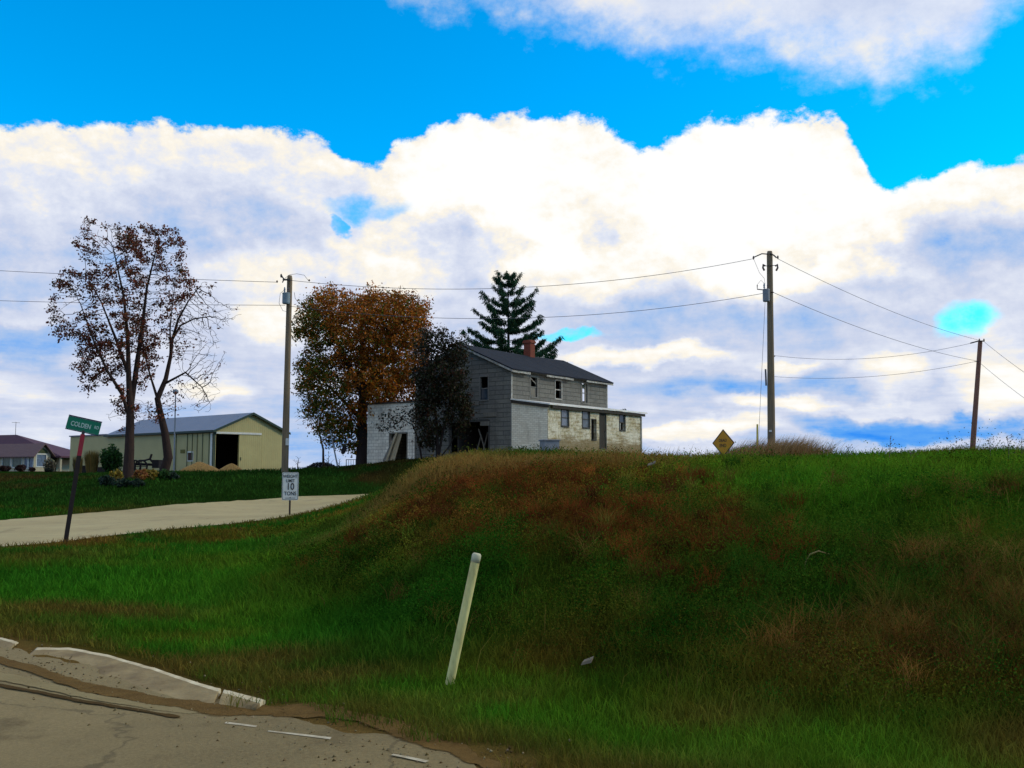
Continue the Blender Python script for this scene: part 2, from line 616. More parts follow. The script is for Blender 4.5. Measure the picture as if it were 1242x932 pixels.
def H0(x, y):
    x = np.asarray(x, float)
    y = np.asarray(y, float)
    sh = x.shape
    q = warp(x.ravel(), y.ravel())
    out = np.zeros(len(q))
    for i in range(0, len(q), 20000):
        c = q[i:i + 20000]
        out[i:i + 20000] = tphi(((c[:, None] - CW[None]) ** 2).sum(-1)) @ SOL[:nC] + SOL[nC] + c @ SOL[nC + 1:]
    r = np.sqrt(x.ravel() ** 2 + y.ravel() ** 2)
    far = 0.2 - (r - 900) * 0.002
    out = np.where(r > 900, np.minimum(far, 0.2), out)
    return out.reshape(sh)


def hwy_off(x, y):
    return (np.asarray(x) - HE[0]) * HN[0] + (np.asarray(y) - HE[1]) * HN[1]


# side road: near edge / far edge polylines on the ground (x, y)
RN = np.array([(-30, 1), (-20, 13.0), (-13.6, 18.2), (-10.75, 22.3), (-10.3, 24.6), (-8.8, 28.6), (-7.0, 33.5), (-5.4, 39.0), (-3.6, 46), (-0.6, 54), (3.0, 60.0)])
RF = np.array([(-52, 18), (-36, 24), (-24, 29.5), (-17.0, 32.7), (-14.8, 38.0), (-12.2, 44.6), (-8.9, 48.2), (-6.3, 50.3), (-4.8, 53), (-2.6, 57), (0.5, 62.0)])
POLY = np.concatenate([RN, RF[::-1]])


def inside(poly, x, y):
    x = np.asarray(x)
    y = np.asarray(y)
    r = np.zeros(x.shape, bool)
    n = len(poly)
    for i in range(n):
        x0, y0 = poly[i]
        x1, y1 = poly[(i + 1) % n]
        c = ((y0 > y) != (y1 > y)) & (x < (x1 - x0) * (y - y0) / (y1 - y0 + 1e-12) + x0)
        r ^= c
    return r


def polydist(poly, x, y):
    d = np.full(np.shape(x), 1e9)
    n = len(poly)
    for i in range(n):
        a, b = poly[i], poly[(i + 1) % n]
        ab = b - a
        t = np.clip(((x - a[0]) * ab[0] + (y - a[1]) * ab[1]) / (ab @ ab), 0, 1)
        d = np.minimum(d, np.hypot(x - a[0] - t * ab[0], y - a[1] - t * ab[1]))
    return d


def road_in(x, y):               # signed: positive inside the side road
    d = polydist(POLY, x, y)
    return np.where(inside(POLY, x, y), d, -d)


def H(x, y):
    x = np.asarray(x, float)
    y = np.asarray(y, float)
    z = H0(x, y)
    off = hwy_off(x, y)
    rough = sstep(off, 1.0, 4.0) * (1 - sstep(np.hypot(x, y), 60, 120)) * (1 - sstep(road_in(x, y), -2.5, -0.3))
    steep = sstep(off, 2.6, 4.0) * (1 - sstep(y, 17, 20)) * sstep(x + (y - 8.8) * .33, -2.2, -0.2) * (1 - sstep(y, 11.5, 13.5) * sstep(x / np.maximum(y, 1), .2, .3))
    z = z + steep * (fbm(x, y, 1.2, 13, 3) - .5) * .50
    z = z + rough * ((fbm(x, y, 2.2, 3) - 0.5) * 0.16 + (fbm(x, y, 0.7, 5) - 0.5) * 0.06)
    return z


def gz(x, y):
    return float(H(np.array([x]), np.array([y]))[0])


def at(px, D, dz=0.0):
    x = (px - 621.0) / F * D
    return (x, D, gz(x, D) + dz)


def graded(lo, fine0, fine1, hi, d, grow):
    a = list(np.arange(fine0, fine1, d))
    s, v = d, fine1
    while v < hi:
        a.append(v)
        s *= grow
        v += s
    a.append(hi)
    s, v = d * grow, fine0 - d
    while v > lo:
        a.insert(0, v)
        s *= grow
        v -= s
    a.insert(0, lo)
    return np.array(a)


gx = graded(-4000, -16, 16, 4000, 0.2, 1.045)
gy = graded(-4000, 1, 30, 4000, 0.2, 1.035)
X, Y = np.meshgrid(gx, gy)
Z = H(X, Y)


# where the ray through a photo pixel meets the ground
DS = np.exp(np.linspace(math.log(2.5), math.log(250), 900))


def hit(px, py):
    r = ray(px, py)
    x = r[0] / r[1] * DS
    zr = CAMZ + r[2] / r[1] * DS
    zt = H0(x, DS)
    k = np.argmax(zt >= zr)
    if zt[k] < zr[k]:
        k = len(DS) - 1
    return x[k], DS[k]


# patches of plant colour, with the crest's sunlight painted in: (px, py, radius across m, radius along y m, colour, weight)
GREEN = (0.016, 0.084, 0.006)
BRIGHT = (0.050, 0.165, 0.008)
OLIVE = (0.082, 0.090, 0.009)
RUSSET = (0.135, 0.038, 0.010)
YELLOW = (0.135, 0.19, 0.012)  # yellow-green for the crest, sunlight put into the grass colour
TAN = (0.27, 0.15, 0.04)
DIRT = (0.125, 0.062, 0.016)
PATCH = []
for px, py, rx, ry, c, w in [
    (640, 594, 2.6, 2.6, RUSSET, 3.0), (520, 612, 1.4, 2.0, RUSSET, 2.0), (780, 630, 1.4, 1.8, RUSSET, 2.6), (850, 660, .9, 1.4, RUSSET, 1.3), (700, 640, 1.4, 1.4, RUSSET, .9),
    (1215, 600, .9, .6, RUSSET, 1.0), (1170, 690, .8, .6, RUSSET, .7), (1120, 800, 1.1, .6, RUSSET, 1.0), (1220, 790, .8, .8, RUSSET, 1.0), (1040, 780, .6, .5, RUSSET, .7),
    (950, 645, 1.4, 1.4, GREEN, 1.8), (1080, 640, 1.4, 1.4, OLIVE, 1.4), (950, 700, .8, .5, OLIVE, 1.1), (1160, 650, .8, .6, OLIVE, 1.1), (760, 690, .8, .6, OLIVE, 1.0), (880, 690, .5, .4, BRIGHT, .8), (1010, 680, .6, .4, BRIGHT, .7), (700, 790, .5, .4, RUSSET, .7), (500, 700, .8, .9, OLIVE, .9), (1050, 690, 1.2, 1.0, GREEN, 1.3), (880, 760, 1.0, .8, GREEN, 1.2), (650, 720, 1.2, 1.2, GREEN, 1.3), (780, 720, 1.1, .9, GREEN, 1.2), (450, 740, 1.0, 1.2, GREEN, 1.2), (1000, 730, .7, .6, GREEN, 1.0),
    (940, 780, 0.9, 0.7, RUSSET, .8), (740, 770, .7, .6, RUSSET, .6), (620, 566, 3.0, 1.0, TAN, 1.4), (720, 566, 1.8, .9, TAN, 1.3), (540, 569, 1.3, 1.2, TAN, 1.2), (500, 580, 1.2, 2.2, TAN, .7),
    (900, 595, 2.0, 1.8, BRIGHT, 2.4), (1020, 600, 1.6, 1.4, BRIGHT, 1.6), (1000, 625, 1.0, .8, BRIGHT, 1.0), (1050, 575, 2.6, 2.4, BRIGHT, 1.5), (1200, 575, 2.2, 2.0, BRIGHT, 1.2), (830, 580, 1.0, 2.0, BRIGHT, 1.2), (1000, 640, 1.2, 1.2, GREEN, .8), (900, 710, .9, .8, GREEN, .9),
    (230, 700, 2.6, 4.0, BRIGHT, 1.2), (330, 760, 1.2, 1.6, BRIGHT, 1.2), (120, 690, 2.6, 3.2, GREEN, 1.0), (420, 700, 1.3, 1.8, GREEN, 1.0), (520, 740, .9, 1.0, GREEN, .8),
    (130, 745, .9, .5, DIRT, 1.5), (30, 740, .8, .5, DIRT, 1.2), (250, 775, .7, .4, RUSSET, 1.0), (340, 800, .6, .35, DIRT, 1.6), (420, 822, .6, .3, DIRT, 1.3), (600, 850, .4, .2, DIRT, .9), (860, 872, .5, .25, DIRT, 1.4), (1220, 905, .5, .3, DIRT, 1.3), (60, 680, 1.2, 1.2, DIRT, .8), (280, 655, 1.2, .9, RUSSET, .6), (480, 840, 1.1, .5, BRIGHT, .9), (650, 870, .9, .55, BRIGHT, 1.0), (800, 900, 1.0, .5, BRIGHT, 1.1), (1000, 905, 1.0, .5, BRIGHT, 1.0),
    (1000, 570, 2.2, .9, YELLOW, 1.6), (1200, 568, 1.8, .9, YELLOW, 1.7), (860, 572, 1.2, .9, YELLOW, 1.2), (1100, 575, .9, .8, YELLOW, 1.0), (960, 600, .7, .6, YELLOW, .6), (1130, 630, .8, .6, YELLOW, .6), (330, 650, 1.0, 1.2, OLIVE, 1.0),
    (600, 620, 1.2, 1.4, OLIVE, .7), (400, 640, 1.2, 2.0, OLIVE, 1.0), (680, 740, 1.2, 1.0, OLIVE, .9), (960, 690, 1.4, 1.0, OLIVE, .9), (1000, 840, 1.4, .7, OLIVE, .8),
    (470, 580, 2.0, 3.5, BRIGHT, .6), (430, 575, 4.0, 3.0, GREEN, 1.2),
]:
    hx, hy = hit(px, py)
    PATCH.append((hx, hy, rx, ry, np.array(c), w))


def plant_colour(x, y):
    n = len(x)
    acc = np.zeros((n, 3))
    ws = np.zeros(n)
    f1 = fbm(x, y, 2.6, 11)
    f2 = fbm(x, y, 0.8, 21)
    wx = (fbm(x, y, 1.8, 31) - .5) * 2.2
    wy = (fbm(x, y, 1.8, 41) - .5) * 2.2
    base = np.where((f1 > 0.56)[:, None], np.array(OLIVE), np.array(GREEN))
    acc += base * 0.35
    ws += 0.35
    for hx, hy, rx, ry, c, w in PATCH:
        e = np.exp(-(((x - hx) / rx + wx * .45) ** 2 + ((y - hy) / ry + wy * .45) ** 2) * 1.1) * w
        acc += e[:, None] * c
        ws += e
    # russet patches scattered over the rough bank
    rs = sstep(f2 * .5 + f1 * .5, 0.55, 0.68) * .28 * sstep(hwy_off(x, y), 3.0, 5.0)
    acc += rs[:, None] * np.array(RUSSET)
    ws += rs
    # dry verge along both roads
    off = hwy_off(x, y)
    v = (1 - sstep(off, 0.2, 1.5 + 1.2 * (f2 - .5) * 2)) * sstep(off, -1, 0) * 1.3 * sstep(f2, .3, .6)
    dr = road_in(x, y)
    v2 = sstep(dr, -1.6, -0.2) * 1.0 * sstep(f1, .35, .6)
    # mulch and dead leaves on the lawn beyond the road
    for k in (v, v2):
        acc += k[:, None] * np.array(DIRT)
        ws += k
    c = acc / ws[:, None]
    far = sstep(y, 30, 44) * (1 - sstep(x, -8, -2))
    lawn = np.array((0.017, 0.050, 0.007))[None] * (0.6 + 0.9 * f1)[:, None]
    lv = sstep(fbm(x, y, 6, 61), .55, .68)[:, None] * .7
    lawn = lawn * (1 - lv) + np.array((0.062, 0.030, 0.011)) * lv
    c = c * (1 - far)[:, None] + lawn * far[:, None]
    return np.clip(c * (0.75 + 0.5 * f2)[:, None], 0.003, 1)


ZG = Z.copy()
off = hwy_off(X, Y)
ri = road_in(X, Y)
ZG -= 0.012 * (1 - sstep(off, -0.35, 0.15))
ZG -= 0.10 * sstep(ri, 0.1, 0.5)
gc = plant_colour(X.ravel(), Y.ravel()) * 0.55
k = (sstep(off.ravel(), -.8, -.1) * (1 - sstep(off.ravel(), 0.1, 0.5 + .5 * fbm(X.ravel(), Y.ravel(), .6, 77))))[:, None]
gc = gc * (1 - k) + np.array((0.14, 0.085, 0.026)) * k
ny, nx = X.shape
idx = np.arange(ny * nx).reshape(ny, nx)
quads = np.stack([idx[:-1, :-1], idx[:-1, 1:], idx[1:, 1:], idx[1:, :-1]], -1).reshape(-1, 4)
gm = fast_mesh('ground', np.stack([X, Y, ZG], -1).reshape(-1, 3), quads=quads, col=gc, smooth=True)
M_GROUND = colmat('ground_soil', 0.95, noise=0.9, nscale=3.0)
tag(link('ground', gm, M_GROUND), kind='structure')

# ------------------------------------------------------------------ roads and kerb


def road_material(name, c1, c2, crack, sc=1.0, stain=(0.1, 0.07, 0.035)):
    m, gg, bs, out = newmat(name)
    co = gg.n('ShaderNodeTexCoord').outputs['Object']
    big = gg.noise(co, 0.35 * sc, 6, 0.65)
    fine = gg.noise(co, 38, 5, 0.85)
    c = gg.ramp(gg.m('ADD', gg.m('MULTIPLY', big, .45), gg.m('MULTIPLY', fine, .55)), [(0.34, c1), (0.66, c2)])
    c = gg.mix(gg.rng(gg.noise(co, 1.3 * sc, 8, .75), .52, .72, 0, .75), c, (*stain, 1))
    vo = gg.n('ShaderNodeTexVoronoi', feature='DISTANCE_TO_EDGE')
    vn = gg.n('ShaderNodeVectorMath', operation='MULTIPLY_ADD')
    gg.put(vn.inputs[0], gg.noise(co, 2.0, 4, col=True))
    vn.inputs[1].default_value = (0.9, 0.9, 0)
    gg.put(vn.inputs[2], co)
    gg.put(vo.inputs['Vector'], vn.outputs[0])
    vo.inputs['Scale'].default_value = 0.33 * sc
    c = gg.mix(gg.rng(vo.outputs['Distance'], 0.007, 0.002, 0, .4), c, (*crack, 1))
    gg.put(bs.inputs['Base Color'], c)
    bs.inputs['Roughness'].default_value = 0.9
    bs.inputs['Specular IOR Level'].default_value = 0.2
    b = gg.n('ShaderNodeBump')
    b.inputs['Strength'].default_value = 0.5
    b.inputs['Distance'].default_value = 0.02
    gg.put(b.inputs['Height'], fine)
    gg.put(bs.inputs['Normal'], b.outputs[0])
    return m


M_ASPH = road_material('old_asphalt', (0.120, 0.088, 0.035), (0.285, 0.212, 0.093), (0.04, 0.03, 0.014), stain=(0.10, 0.068, 0.026))
M_SIDE = road_material('pale_chipseal', (0.27, 0.21, 0.095), (0.46, 0.38, 0.195), (0.17, 0.13, 0.06), .7, stain=(0.22, 0.18, 0.10))
M_CONC = mat('kerb_concrete', (0.33, 0.245, 0.11), (0.23, 0.165, 0.07), 2.5, 0.9, 0.6, c3=(0.15, 0.10, 0.04), detail=9)
M_EDGE = mat('kerb_edge', (0.62, 0.53, 0.34), (0.36, 0.28, 0.15), 5, 0.85, 0.3)
M_PAINT = mat('worn_road_paint', (0.55, 0.48, 0.33), (0.30, 0.24, 0.14), 12, 0.8)


def dirtmat(name, c1, c2, thr=.35, bump=.8):
    m, gg, bs, out = newmat(name)
    co = gg.n('ShaderNodeTexCoord').outputs['Object']
    n1 = gg.noise(co, 5.0, 8, .7)
    gg.put(bs.inputs['Base Color'], gg.ramp(gg.m('ADD', gg.m('MULTIPLY', n1, .5), gg.m('MULTIPLY', gg.noise(co, 60, 3, .7), .5)), [(.35, c1), (.65, c2)]))
    bs.inputs['Roughness'].default_value = .95
    bs.inputs['Specular IOR Level'].default_value = 0.05
    b = gg.n('ShaderNodeBump')
    b.inputs['Strength'].default_value = bump
    b.inputs['Distance'].default_value = .02
    gg.put(b.inputs['Height'], gg.noise(co, 40, 5, .7))
    gg.put(bs.inputs['Normal'], b.outputs[0])
    ed = gg.n('ShaderNodeAttribute', attribute_name='Col').outputs['Fac']
    gg.put(bs.inputs['Alpha'], gg.rng(gg.m('ADD', gg.m('MULTIPLY', ed, 1.0), gg.m('SUBTRACT', gg.noise(co, 4.5, 9, .75), .5)), thr - .05, thr + .12))
    return m


def strip(name, left, right, m, lift, across=10, along=60, z=None, jitter=0.0, seed=0):
    """a sheet between two polylines, laid on the ground"""
    def resample(p, n):
        p = np.asarray(p, float)
        s = np.concatenate([[0], np.cumsum(np.hypot(*np.diff(p, axis=0).T))])
        t = np.linspace(0, s[-1], n)
        return np.stack([np.interp(t, s, p[:, 0]), np.interp(t, s, p[:, 1])], -1)
    a, b = resample(left, along), resample(right, along)
    if jitter:
        ln_ = np.concatenate([[0], np.cumsum(np.hypot(*np.diff(a, axis=0).T))])
        k = (fbm(ln_ * 2.2, np.zeros(along), 1.0, seed, 6) - .5)[:, None] * jitter
        d = (b - a) / np.linalg.norm(b - a, axis=1)[:, None]
        a = a + d * k
        k2 = (fbm(ln_ * 2.2, np.ones(along) * 5, 1.0, seed + 9, 6) - .5)[:, None] * jitter
        b = b + d * k2
    t = np.linspace(0, 1, across)
    pts = a[:, None] * (1 - t)[None, :, None] + b[:, None] * t[None, :, None]
    zz = (H0(pts[..., 0], pts[..., 1]) if z is None else np.full(pts.shape[:2], z)) + lift
    V = np.concatenate([pts, zz[..., None]], -1).reshape(-1, 3)
    i = np.arange(along * across).reshape(along, across)
    q = np.stack([i[:-1, :-1], i[:-1, 1:], i[1:, 1:], i[1:, :-1]], -1).reshape(-1, 4)
    ec = np.minimum(np.minimum(t, 1 - t) * 2.4, 1)[None, :] * np.minimum(np.minimum(np.linspace(0, 1, along), np.linspace(1, 0, along)) * 12, 1)[:, None]
    me = fast_mesh(name, V, quads=q, smooth=True, col=np.repeat(ec.reshape(-1, 1), 3, 1))
    if me.polygons[0].normal.z < 0:
        me.flip_normals()
    return link(name, me, m)


ta = np.linspace(-75, 40, 40)
near = [tuple(HE + HD * t + HN * -13) for t in ta]
farr = [tuple(HE + HD * t + HN * (0.12)) for t in ta]
tag(strip('highway', near, farr, M_ASPH, 0.004, 14, 1400, jitter=0.35), kind='structure')
tag(strip('side_road', [tuple(p) for p in RN], [tuple(p) for p in RF], M_SIDE, 0.012, 30, 200, jitter=0.4, seed=4), kind='structure')


M_DIRT = dirtmat('roadside_dirt', (0.085, 0.048, 0.013), (0.17, 0.10, 0.030), .56)


def flat(px, py, z=0.0):
    r = ray(px, py)
    k = (z - CAMZ) / r[2]
    return np.array((r[0] * k, r[1] * k))


# broken concrete kerb: a sloping apron with a paler rounded back edge
def kerb(back, front, name, edge_from):
    hb = 0.055
    bk = np.array([flat(*p, hb) for p in back])
    fr = np.array([flat(*p, 0.02) for p in front])
    n = 90

    def rs(p):
        s = np.linspace(0, 1, len(p))
        t = np.clip(np.linspace(-.012, 1.012, n), 0, 1)
        return np.stack([np.interp(t, s, p[:, 0]), np.interp(t, s, p[:, 1])], -1)
    bk, fr = rs(bk), rs(fr)
    d = bk - fr
    d /= np.linalg.norm(d, axis=1)[:, None]
    rowsxy = [fr, fr * .65 + bk * .35, bk - d * .16, bk - d * .05, bk + d * .03, bk + d * .10, bk + d * .13]
    rowsz = [0.008, 0.022, 0.044, hb - .006, hb, hb - .02, -0.08]
    V, q = [], []
    for r_, z_ in zip(rowsxy, rowsz):
        jz = (fbm(r_[:, 0], r_[:, 1], .30, 8) - .5) * .014
        tt = np.linspace(0, 1, n)
        ch = (fbm(tt * 30, r_[:, 0] * 9, 1.0, 28) - .5) * .03
        zz = np.where((tt < .004) | (tt > .996), -.05, z_ + jz)
        V.append(np.concatenate([r_ + d * ch[:, None] * (abs(z_) > -1), zz[:, None]], -1))
    V = np.concatenate(V)
    i = np.arange(len(V)).reshape(len(rowsxy), n)
    q = np.stack([i[:-1, :-1], i[:-1, 1:], i[1:, 1:], i[1:, :-1]], -1).reshape(-1, 4)
    me = fast_mesh(name, V, quads=q, smooth=True)
    o = link(name, me, M_CONC)
    me.materials.append(M_EDGE)
    mi = np.zeros(len(q), np.int32)
    mi[(n - 1) * 3:(n - 1) * 5] = 1
    me.polygons.foreach_set('material_index', mi)
    if me.polygons[0].normal.z < 0:
        me.flip_normals()
    return tag(o, kind='structure')


kerb([(44, 786), (84, 786), (130, 795), (190, 812), (250, 832), (266, 836.5)], [(20, 806), (60, 822), (120, 836), (185, 847), (243, 857), (256, 859)], 'kerb', 0)
kerb([(271, 838), (300, 845), (318, 850)], [(262, 860), (286, 864), (306, 866)], 'kerb', 0)
kerb([(-60, 768), (-20, 770), (2, 774), (20, 779)], [(-74, 790), (-34, 792), (-12, 794), (4, 797)], 'kerb', 0)
tag(strip('dirt_strip', [flat(-40, 792), flat(20, 806), flat(120, 830), flat(250, 850), flat(340, 858), flat(440, 868)],
          [flat(-40, 806), flat(20, 823), flat(115, 854), flat(195, 867), flat(268, 879), flat(430, 884)], M_DIRT, 0.008, 9, 240, jitter=0.30, seed=2), kind='structure')
tag(strip('dirt_strip', [flat(330, 848), flat(400, 856), flat(480, 876), flat(570, 902), flat(680, 936), flat(800, 985)],
          [flat(300, 872), flat(380, 880), flat(455, 900), flat(515, 922), flat(590, 948), flat(710, 1005)], M_DIRT, 0.008, 9, 240, jitter=0.35, seed=6), kind='structure')
tag(strip('gutter', [flat(-60, 812), flat(20, 825), flat(120, 848), flat(200, 858), flat(262, 868)],
          [flat(-60, 826), flat(20, 838), flat(100, 853), flat(190, 866), flat(240, 872)], dirtmat('gutter_concrete', (0.19, 0.145, 0.066), (0.26, 0.205, 0.10), .18, .3), 0.006, 5, 160, jitter=.06, seed=8), kind='structure')
M_SEAM = dirtmat('seam_dirt', (0.045, 0.028, 0.009), (0.10, 0.058, 0.017), .66)
tag(strip('road_seam', [flat(-40, 827), flat(20, 839), flat(110, 854), flat(190, 867), flat(240, 873)],
          [flat(-40, 834), flat(20, 847), flat(110, 862), flat(190, 875), flat(238, 884)], M_SEAM, 0.010, 7, 240, jitter=.16, seed=12), kind='structure')
for a, b, c, d in [((274, 881), (312, 886), (310, 888.5), (272, 883)), ((326, 892), (402, 902), (400, 905), (324, 894)), ((478, 921), (520, 928), (516, 930), (474, 923))]:
    tag(strip('edge_line', [flat(*a), flat(*b)], [flat(*d), flat(*c)], M_PAINT, 0.007, 2, 60, jitter=.04, seed=int(a[0])), kind='structure')

# ------------------------------------------------------------------ ground cover (stuff)


def unit(v):
    return v / (np.linalg.norm(v, axis=1)[:, None] + 1e-9)


def blades(x, y, h, w, lean, col, tipcol=None, sink=0.02, dirbias=None):
    n = len(x)
    z = H(x, y) - sink
    a = RNG.uniform(0, 2 * math.pi, n)
    side = np.stack([np.cos(a), np.sin(a), np.zeros(n)], -1)
    b = RNG.uniform(0, 2 * math.pi, n)
    ld = np.stack([np.cos(b), np.sin(b), np.zeros(n)], -1)
    if dirbias is not None:
        ld = unit(ld + np.array(dirbias)[None])
    base = np.stack([x, y, z], -1)
    up = np.array([0, 0, 1.0])[None]
    mid = base + up * (h * .55)[:, None] + ld * (h * lean * .28)[:, None]
    tip = base + up * (h * np.sqrt(np.clip(1 - lean ** 2 * .5, .2, 1)))[:, None] + ld * (h * lean)[:, None]
    ww = w[:, None] * .5
    V = np.stack([base - side * ww, base + side * ww, mid + side * ww * .8, mid - side * ww * .8, tip], 1).reshape(-1, 3)
    i = np.arange(n)[:, None] * 5
    quads = i + np.array([0, 1, 2, 3])[None]
    tris = i + np.array([3, 2, 4])[None]
    c = np.repeat(col[:, None], 5, 1)
    if tipcol is not None:
        c[:, 4] = tipcol
        c[:, 2:4] = (c[:, 2:4] + tipcol[:, None]) / 2
    return V, tris, quads, c.reshape(-1, 3)


def leaves(x, y, zoff, size, col, flat_=0.5, base_z=None):
    n = len(x)
    z = (H(x, y) if base_z is None else base_z) + zoff
    nrm = unit(RNG.normal(size=(n, 3)) * np.array([1, 1, 1])[None] + np.array([0, 0, flat_])[None])
    t = unit(np.cross(nrm, RNG.normal(size=(n, 3))))
    b = np.cross(nrm, t)
    c0 = np.stack([x, y, z], -1)
    s = size[:, None]
    V = np.stack([c0 - t * s, c0 + b * s * .55, c0 + t * s, c0 - b * s * .55], 1).reshape(-1, 3)
    quads = np.arange(n)[:, None] * 4 + np.arange(4)[None]
    return V, None, quads, np.repeat(col, 4, 0)


def merge(parts):
    V, T, Q, C = [], [], [], []
    o = 0
    for v, t, q, c in parts:
        if t is not None and len(t):
            T.append(t + o)
        if q is not None and len(q):
            Q.append(q + o)
        V.append(v)
        C.append(c)
        o += len(v)
    return (np.concatenate(V), np.concatenate(T) if T else None, np.concatenate(Q) if Q else None, np.concatenate(C))


def scatter(n, d0, d1, pad=160):
    D = np.exp(RNG.uniform(math.log(d0), math.log(d1), n))
    px = RNG.uniform(-pad, 1242 + pad, n)
    return (px - 621) / F * D, D


M_GRASS = colmat('grass_blades', 0.8, transl=0.25)


def stuff(name, parts, label, cat):
    v, t, q, c = merge(parts)
    return tag(link(name, fast_mesh(name, v, t, q, c), M_GRASS), label, cat, kind='stuff')


def vary(c, k=0.3):
    n = len(c)
    return np.clip(c * RNG.uniform(1 - k, 1 + k, (n, 1)) * RNG.uniform(1 - k * .25, 1 + k * .25, (n, 3)), 0.002, 1)


def kern(x, y, lst):
    s = np.zeros(len(x))
    for px, py, rx, ry, w in lst:
        hx, hy = hit(px, py)
        s += w * np.exp(-((x - hx) / rx) ** 2 - ((y - hy) / ry) ** 2)
    return s


# short verge and lawn grass
x, y = scatter(330000, 3.0, 62)
off = hwy_off(x, y)
dr = road_in(x, y)
edge_n = fbm(x, y, .5, 91)
keep = (off > -0.12 + 1.1 * edge_n ** 1.5) & (dr < -0.1 - .5 * (edge_n - .3))
# nothing grows through the kerb
kp = np.array([flat(*p) for p in [(-70, 768), (24, 780), (84, 784), (140, 792), (190, 808), (250, 829), (325, 850), (318, 858), (200, 845), (60, 822), (-70, 800)]])
keep &= ~inside(kp, x, y)
thin = fbm(x, y, .9, 15)
keep &= RNG.uniform(size=len(x)) < sstep(thin, .12, .45) * 0.9 + .1
bk_ = sstep(off, 2.8, 4.0) * (1 - sstep(y, 17, 20)) * sstep(x + (y - 8.8) * .33, -1.8, -0.2) * (1 - sstep(y, 12.5, 14.5) * sstep(x / y, .13, .2))
keep &= RNG.uniform(size=len(x)) > bk_ * .8
x, y = x[keep], y[keep]
c = vary(plant_colour(x, y) * (.75 + .75 * fbm(x, y, .35, 19, 3))[:, None] * 1.15, .35)
h = (0.05 + 0.07 * fbm(x, y, 1.1, 17) + RNG.uniform(0, .05, len(x))) * (1 + .012 * y)
bank = sstep(hwy_off(x, y), 2.2, 4.2) * (1 - sstep(y, 26, 34)) * sstep(x, -7, -3)
h = h * (1 + .6 * bank)
w = np.maximum(0.005, .00085 * y) * RNG.uniform(.7, 1.4, len(x))
stuff('grass', [blades(x, y, h, w, RNG.uniform(.2, .95, len(x)), c)], 'short green grass covering the verge, bank and far lawn', 'grass')

# rough bank: low leafy weeds in uneven clumps, with thin grass between
x, y = scatter(420000, 6.0, 34)
off = hwy_off(x, y)
dr = road_in(x, y)
cl = fbm(x, y, 0.55 + 0 * x, 55, 3) * .65 + fbm(x, y, 1.7, 57, 3) * .35
foot = 1.9 + 1.1 * (fbm(x, y, 1.3, 58) - .5) * 2
left = sstep(x + (y - 8.8) * .33, -2.2, -0.6)
keep = (RNG.uniform(size=len(x)) < sstep(off, foot, foot + .9) * left * (0.16 + .84 * sstep(cl, .40, .56))) & (dr < -1.2)
topr = sstep(y, 13.0, 15.0) * sstep((x / y), .14, .22)          # mown green top on the right
keep &= RNG.uniform(size=len(x)) > topr * .8
x, y, cl = x[keep], y[keep], cl[keep]
tone = 0.25 + 1.5 * sstep(fbm(x, y, .42, 59, 3), .25, .75) * (.6 + .8 * (cl > .5))
c = vary(plant_colour(x, y) * tone[:, None] * 1.5, .4)
dead = RNG.uniform(size=len(x)) < 0.02
c[dead] = vary(np.tile(np.array([[.12, .07, .025]]), (dead.sum(), 1)), .4)
sel = RNG.uniform(size=len(x)) < .30
x1, y1, c1 = x[sel], y[sel], c[sel]
hh = (0.05 + 0.22 * sstep(cl[sel], .40, .72)) * (1 - .5 * topr[keep][sel])
p1 = blades(x1, y1, hh * RNG.uniform(.5, 1.15, len(x1)), np.maximum(.005, .0008 * y1), RNG.uniform(.35, 1.0, len(x1)), c1, c1 * 1.2)
# leafy clumps, each with its own tone
nx_, ny_ = scatter(6800, 6.5, 27)
o_ = hwy_off(nx_, ny_)
ck = (RNG.uniform(size=len(nx_)) < sstep(o_, 1.9, 3.0) * sstep(nx_ + (ny_ - 8.8) * .33, -2.0, -0.4)) & (road_in(nx_, ny_) < -1.6)
ck &= RNG.uniform(size=len(nx_)) > sstep(ny_, 12.5, 14.5) * sstep(nx_ / ny_, .13, .2) * .85
nx_, ny_ = nx_[ck], ny_[ck]
nC_ = len(nx_)
per = 170
cr = (.10 + .34 * RNG.uniform(size=nC_) ** 2) * (1 + .02 * ny_)
chh = cr * RNG.uniform(.7, 1.4, nC_) * (1 - .55 * sstep(ny_, 15, 19))
ctone = np.exp(RNG.normal(size=nC_) * .45 - .12) * (.45 + 1.1 * sstep(fbm(nx_, ny_, 1.0, 87, 3), .3, .7))
ccl = 1.35 * plant_colour(nx_, ny_) * ctone[:, None] * RNG.uniform(.8, 1.2, (nC_, 3))
hue = RNG.uniform(size=nC_)
ccl = np.where((hue < .18)[:, None], np.array([[.022, .095, .008]]) * ctone[:, None], ccl)
ccl = np.where((hue > .975)[:, None], np.array([[.085, .055, .014]]) * ctone[:, None], ccl)
v_ = unit(RNG.normal(size=(nC_ * per, 3)))
v_[:, 2] = np.abs(v_[:, 2])
rr_ = RNG.uniform(.45, 1.05, nC_ * per)[:, None]
lx = np.repeat(nx_, per) + v_[:, 0] * rr_[:, 0] * np.repeat(cr, per)
ly = np.repeat(ny_, per) + v_[:, 1] * rr_[:, 0] * np.repeat(cr, per)
lz = v_[:, 2] * rr_[:, 0] * np.repeat(chh, per)
ls = np.maximum(.007, .00085 * ly) * RNG.uniform(.5, 1.5, nC_ * per)
p2 = leaves(lx, ly, lz, ls, vary(np.repeat(ccl, per, 0), .3), .6)
